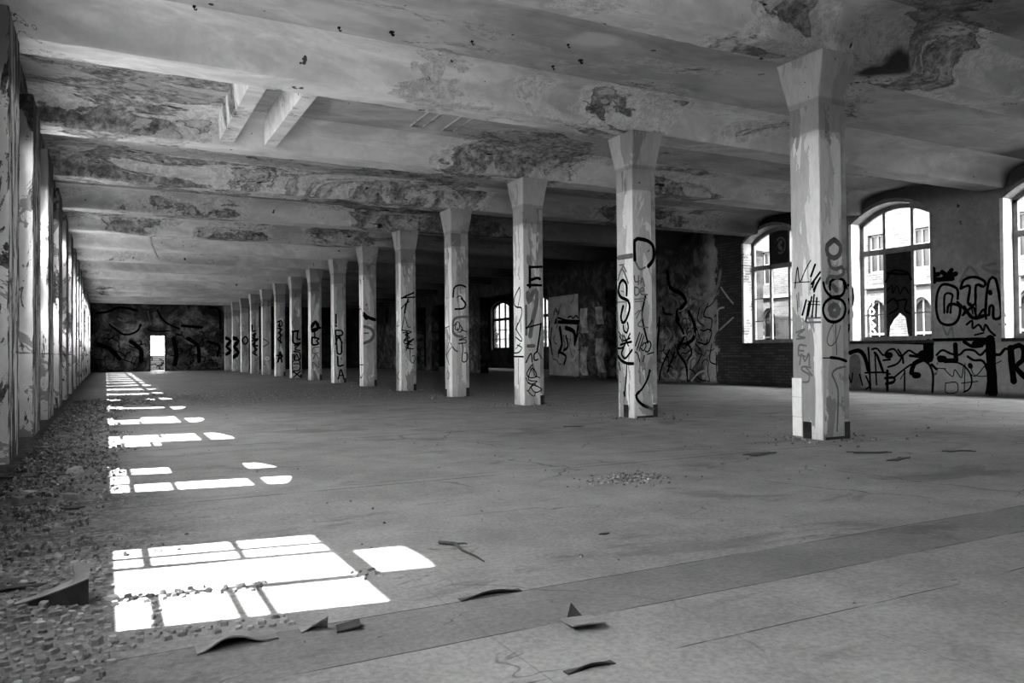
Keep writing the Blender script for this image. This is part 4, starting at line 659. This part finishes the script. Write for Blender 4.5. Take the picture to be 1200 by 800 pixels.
for i, (s_, x, y, sc) in enumerate(big_):
    o = bpy.data.objects.new('rubble_chunk', CH[i % len(CH)]); col.objects.link(o)
    o.location = (x, y, 0.0); o.rotation_euler = (0, 0, R.uniform(0, 6.28)); o.scale = (sc*1.35, sc*1.35, sc*R.uniform(.7, 1.15))
    tag(o, 'small grey rubble chunk among the broken plaster beside the nearest sunlit patch', 'rubble', 'rubble chunks on the near left floor')
me = bpy.data.meshes.new('gravel'); V = []; F = []
src = [([v_.co.copy() for v_ in c.vertices], [tuple(p.vertices) for p in c.polygons]) for c in CH]
for i, (s_, x, y, sc) in enumerate(rest):
    vs, fs = src[i % len(src)]; b = len(V); a = R.uniform(0, 6.28); ca, sa = math.cos(a), math.sin(a); sz = sc*R.uniform(.7, 1.4)
    for q in vs: V.append((x+sc*(q.x*ca-q.y*sa), y+sc*(q.x*sa+q.y*ca), q.z*sz))
    F += [tuple(b+j for j in f_) for f_ in fs]
me.from_pydata(V, [], F); me.update(); me.materials.append(M_GRAV)
o = bpy.data.objects.new('gravel', me); col.objects.link(o); tag(o, 'fine gravel and plaster crumbs strewn over the floor along the windows and columns', 'gravel', kind='stuff')

def sheet(name, fn, nu, nv, mat, label, cat, th=.006, group=None):
    mb = MB(); mb.grid(fn, nu, nv); n = len(mb.v)
    vs = list(mb.v); fs = list(mb.f)
    mb.v += [(q[0], q[1], max(0, q[2]-th)) for q in vs]; mb.f += [tuple(n+i for i in reversed(f_)) for f_ in fs]
    W_ = nv+1
    edge = [i for i in range(nv)]
    for i in range(nv): mb.f.append((i, i+1, n+i+1, n+i)); a = nu*W_+i; mb.f.append((a+1, a, n+a, n+a+1))
    for i in range(nu): a = i*W_; mb.f.append((a+W_, a, n+a, n+a+W_)); a = i*W_+nv; mb.f.append((a, a+W_, n+a+W_, n+a))
    o = mb.build(name, mat, smooth=True); tag(o, label, cat, group)
    md = o.modifiers.new('edge', 'EDGE_SPLIT'); md.split_angle = math.radians(50); return o

# curled sheet of flooring: thin tip on the left, raised end curling over on the right
def curl(s, t):
    pk = math.exp(-((s-.90)/.12)**2)
    return (-.335+.275*s-.03*t*pk+.03*t*(1-pk)*s, 3.71-.15*s+t*(.03+.13*s), .007+.105*s**1.25+t*t*.045*pk-t*(1-t)*.05*s)
curl_o = sheet('curled_floor_sheet', curl, 18, 12, M_LINO, 'curled up piece of sheet flooring standing on the rubble at the left', 'floor sheet', .005)
mb = MB(); mb.grid(lambda s, t: (-.335+.275*(.22+.78*s), 3.712-.15*(.22+.78*s)+.008*math.sin(s*9)*t+.004, .002+(.105*(.22+.78*s)**1.25)*t), 12, 4)  # dark sheet standing in for the shaded gap under the raised edge
fl = mb.build('underside_shade', M_LINOD, None); 
fl.parent = curl_o; fl.location = Vector(fl.location)-Vector(curl_o.location)
sheet('floor_flap', lambda s, t: (.27+.27*s, 2.80+.10*t+.02*s, .004+.042*math.sin(math.pi*min(1, s*1.15))**2*(1-t)+.003*math.sin(9*s)), 14, 6, M_LINO, 'lifted flap of flooring buckling up just below the nearest sunlit patch', 'floor sheet')
sheet('floor_flap', lambda s, t: (.625+.095*s, 2.84+.07*t*(1-s*.8), .003+.042*s*(1-t)), 6, 5, M_LINO, 'small triangular flooring corner bent upward, right of the buckled flap', 'floor sheet')
sheet('tile_shard', lambda s, t: (.735+.085*s+.012*t, 2.775+.06*t-.01*s, .006+.012*s+.004*t), 5, 4, M_LINOD, 'dark broken tile shard lying flat beside the triangular bent corner', 'tile')
sheet('loose_tile', lambda s, t: (1.475+.125*s+.02*t, 2.365+.125*t-.02*s, .012+.016*(1-t)), 6, 6, M_LINO, 'loose square floor tile tilted up on the open floor, a dark gap behind', 'tile')
mb = MB(); mb.v += [(1.535,2.505,.001),(1.60,2.50,.001),(1.575,2.54,.045),(1.55,2.515,.025)]; mb.f += [(0,1,2),(0,2,3)]
tag(mb.build('tile_shard', M_LINOD), 'small dark shard standing behind the tilted square tile', 'tile')
sheet('floor_sheet_edge', lambda s, t: (1.27+.28*s, 2.885+.035*t, .002+.024*math.sin(math.pi*s)**1.2*(1-t)), 16, 4, M_LINOD, 'lifted dark seam edge of flooring at the far side of the dark strip', 'floor sheet')
sheet('floor_sheet_edge', lambda s, t: (1.27+.18*s, 2.07+.03*t, .002+.018*math.sin(math.pi*s)**1.2*(1-t)), 16, 4, M_LINOD, 'lifted dark seam edge of flooring at the bottom of the view', 'floor sheet')
mb = MB(); mb.tube([(1.55,3.80,.012),(1.60,3.70,.018),(1.585,3.58,.012),(1.60,3.46,.010),(1.60,3.36,.006)], [.008,.009,.006,.005,.003], 6); mb.tube([(1.60,3.70,.018),(1.64,3.68,.02),(1.66,3.69,.012)], [.006,.005,.003], 6)
tag(mb.build('twig', M_LINOD), 'thin dark twig lying right of the nearest sunlit patch', 'twig')
for i, (x, y, a, lab) in enumerate(((5.60,5.54,.35,'dark flooring scrap left of the nearest column foot'), (6.55,5.05,.34,'long dark flooring scrap in front of the nearest column'), (6.35,4.62,.26,'dark torn flooring scrap farther in front of the nearest column'), (7.35,4.7,.26,'dark flooring scrap right of the nearest column foot'),
        (5.55,8.85,.25,'thin dark scrap in front of the second column'), (2.42,3.55,.06,'tiny dark scrap in the middle of the open floor'), (-.45,3.98,.35,'dark sheet scrap at the left edge behind the curled sheet'), (-.6,7.6,.5,'broken board scrap beside the first left pilaster'), (-.45,9.9,.4,'pale board scrap on rubble near the third sunlit patch'), (-.3,5.9,.3,'small sheet scrap on the dirty floor left of the second sunlit patch'))):
    r = random.Random(i); ang = r.uniform(-.6, .3)
    sheet('floor_scrap', lambda s, t: (x+a*((s-.5)*math.cos(ang)-(t-.5)*.3*math.sin(ang))*(1+.2*math.sin(7*t+i)), y+a*((s-.5)*math.sin(ang)+(t-.5)*.34*math.cos(ang))*(1+.3*math.sin(5*s+i)), .008+.03*a*abs(math.sin(3*s+i))*(1-t)), 8, 4, M_LINO if 'pale' in lab else M_LINOD, lab, 'scrap', .006, 'torn scraps on the floor')

# ceiling hooks
for i, (x, y, d) in enumerate(((2.96,8.60,.05),(5.41,8.36,.05),(.85,8.9,.03),(2.38,8.75,.03),(3.91,8.43,.03),(3.9,9.05,.025),(5.0,8.0,.025),(5.2,8.7,.03))):
    mb = MB(); mb.tube([(x,y,ZS-.001),(x,y,ZS-.03),(x+.012,y,ZS-.045),(x+.026,y,ZS-.04),(x+.026,y,ZS-.026)], .006 if d < .04 else .011, 6); mb.box(x-d/2, x+d/2, y-d/2, y+d/2, ZS-.015, ZS-.001)
    tag(mb.build('ceiling_hook', M_IRON), 'small dark iron hook in the ceiling bay between the first and second beams', 'hook', 'iron hooks in the ceiling')
# torn lath hanging under a far beam
mb = MB(); mb.tube([(1.2,25.55,4.748),(1.22,25.53,4.35),(1.33,25.5,4.1),(1.40,25.45,3.92)], [.03,.035,.03,.02], 6); tag(mb.build('hanging_lath', M_JAMB), 'pale strip of lath hanging from the ceiling far down the hall', 'lath')

# ================================================================== OUTDOORS
mb = MB(); mb.box(-60, -1.12, -60, 120, -.5, -.3); mb.box(XR+.45, 90, -60, 22.9, -.5, -.3); mb.box(XA+.4, 90, 22.9, 120, -.5, -.3); mb.box(-1.12, XA, YF+.3, 120, -.5, -.02); tag(mb.build('ground', M_GROUND), kind='structure')
b = empty('brick_building', (25, 14, -.3), 'sunlit brick building with arched openings across the courtyard, seen through the right windows', 'building')
fo = []
for k in range(-4, 6):
    y = 17.2+1.75*k; fo.append((y-.33, y+.33, 3.8, 5.2, 5.2))
lo = [(17.2+1.75*k-.4, 17.2+1.75*k+.4, .3, 2.4, 2.8) for k in range(-4, 6)]
mb = MB(); wall_x(mb, 25, 25.3, 4, 27, -.3, 3.3, lo); wall_x(mb, 25, 25.3, 4, 27, 3.3, 8.5, fo); mb.box(25.3, 30, 4, 27, -.3, 8.4); mb.build('wall', M_FAC, b)
mb = MB(); mb.box(24.9, 25.05, 4, 27, 3.2, 3.32); mb.build('string_course', M_FFRAME, b)
for o in fo+lo:
    mb = MB(); frame_x(mb, 25.15, .06, *o, [o[2]+(o[3]-o[2])*.6], [((o[0]+o[1])/2, .05)], [], .07); w = mb.build('window', M_FFRAME, b)
    mb = MB(); mb.box(25.17, 25.19, o[0]+.03, o[1]-.03, o[2]+.03, o[3]); g = mb.build('pane', M_FPANE, w)
mb = MB(); strokes(mb, lambda a, b_, l: (25-l, a, b_), FACG); g = mb.build('graffiti', M_WFAC, b); g['label'] = 'white downward lettering'
b2 = empty('brick_building', (29, 46, -.3), 'brick building added to cut skylight, glimpsed through the windows of the dark side wing', 'building')  # mass added outside the wing windows to reduce skylight
fo = [(34+2.6*k, 35.1+2.6*k, z, z+1.9, z+2.1) for k in range(11) for z in (.6,)]
mb = MB(); wall_x(mb, 29, 29.3, 32, 64, -.3, 3.2, fo); mb.box(29.3, 34, 32, 64, -.3, 9); mb.box(29, 29.3, 32, 64, 3.2, 9); mb.build('wall', M_FAC, b2)
for o in fo:
    mb = MB(); frame_x(mb, 29.15, .06, *o, [1.8], [((o[0]+o[1])/2, .06)], [], .08); w = mb.build('window', M_FFRAME, b2)
    mb = MB(); mb.box(29.17, 29.19, o[0]+.03, o[1]-.03, o[2]+.03, o[3]); mb.build('pane', M_FPANE, w)
# garden wall beyond the far door
gw = MB(); gw.box(0, 7, 58, 58.25, -.1, 1.05); gwo = gw.build('garden_wall', M_FAC); tag(gwo, 'low brick wall with dark tags outside the open far doorway', 'wall')
mb = MB(); ls = []
for i in range(12):
    x = R.uniform(2.5, 3.6); z = R.uniform(.3, .8); p = []; a = R.uniform(0, 6.28)
    for q in range(5): p.append((x, max(.1, min(.95, z)))); a += R.uniform(-1.5, 1.5); x += .16*math.cos(a); z += .16*math.sin(a)
    ls.append((.05, p))
strokes(mb, lambda a, b_, l: (a, 58-l, b_), ls); mb.build('graffiti', PAINT['black'], gwo); gwo2 = None

# ================================================================== LIGHT, SKY, CAMERA
sun = bpy.data.lights.new('sun', 'SUN'); sun.energy = 14; sun.angle = math.radians(.53); so = bpy.data.objects.new('sun', sun); col.objects.link(so)
d = Vector((.617, -.096, -1)).normalized(); so.rotation_euler = d.to_track_quat('-Z', 'Y').to_euler(); so.location = (-6, 8, 12)
W = bpy.data.worlds.new('sky'); SC.world = W; W.use_nodes = True; bg = W.node_tree.nodes['Background']; bg.inputs[0].default_value = (1,1,1,1); bg.inputs[1].default_value = 8.0

cam = bpy.data.cameras.new('camera'); cam.sensor_width = 36; cam.lens = 910/1200*36; cam.clip_start = .05; cam.clip_end = 500
co = bpy.data.objects.new('camera', cam); col.objects.link(co)
mw = Matrix(((rv.x, uv.x, -fwv.x, 0), (rv.y, uv.y, -fwv.y, 0), (rv.z, uv.z, -fwv.z, 1.0), (0,0,0,1))); co.matrix_world = mw
SC.camera = co
SC.view_settings.view_transform = 'Standard'; SC.view_settings.look = 'None'; SC.view_settings.exposure = 1.92; SC.view_settings.gamma = 0.88
SC.cycles.max_bounces = 10; SC.cycles.diffuse_bounces = 7; SC.cycles.use_denoising = True; SC.cycles.caustics_reflective = False; SC.cycles.caustics_refractive = False
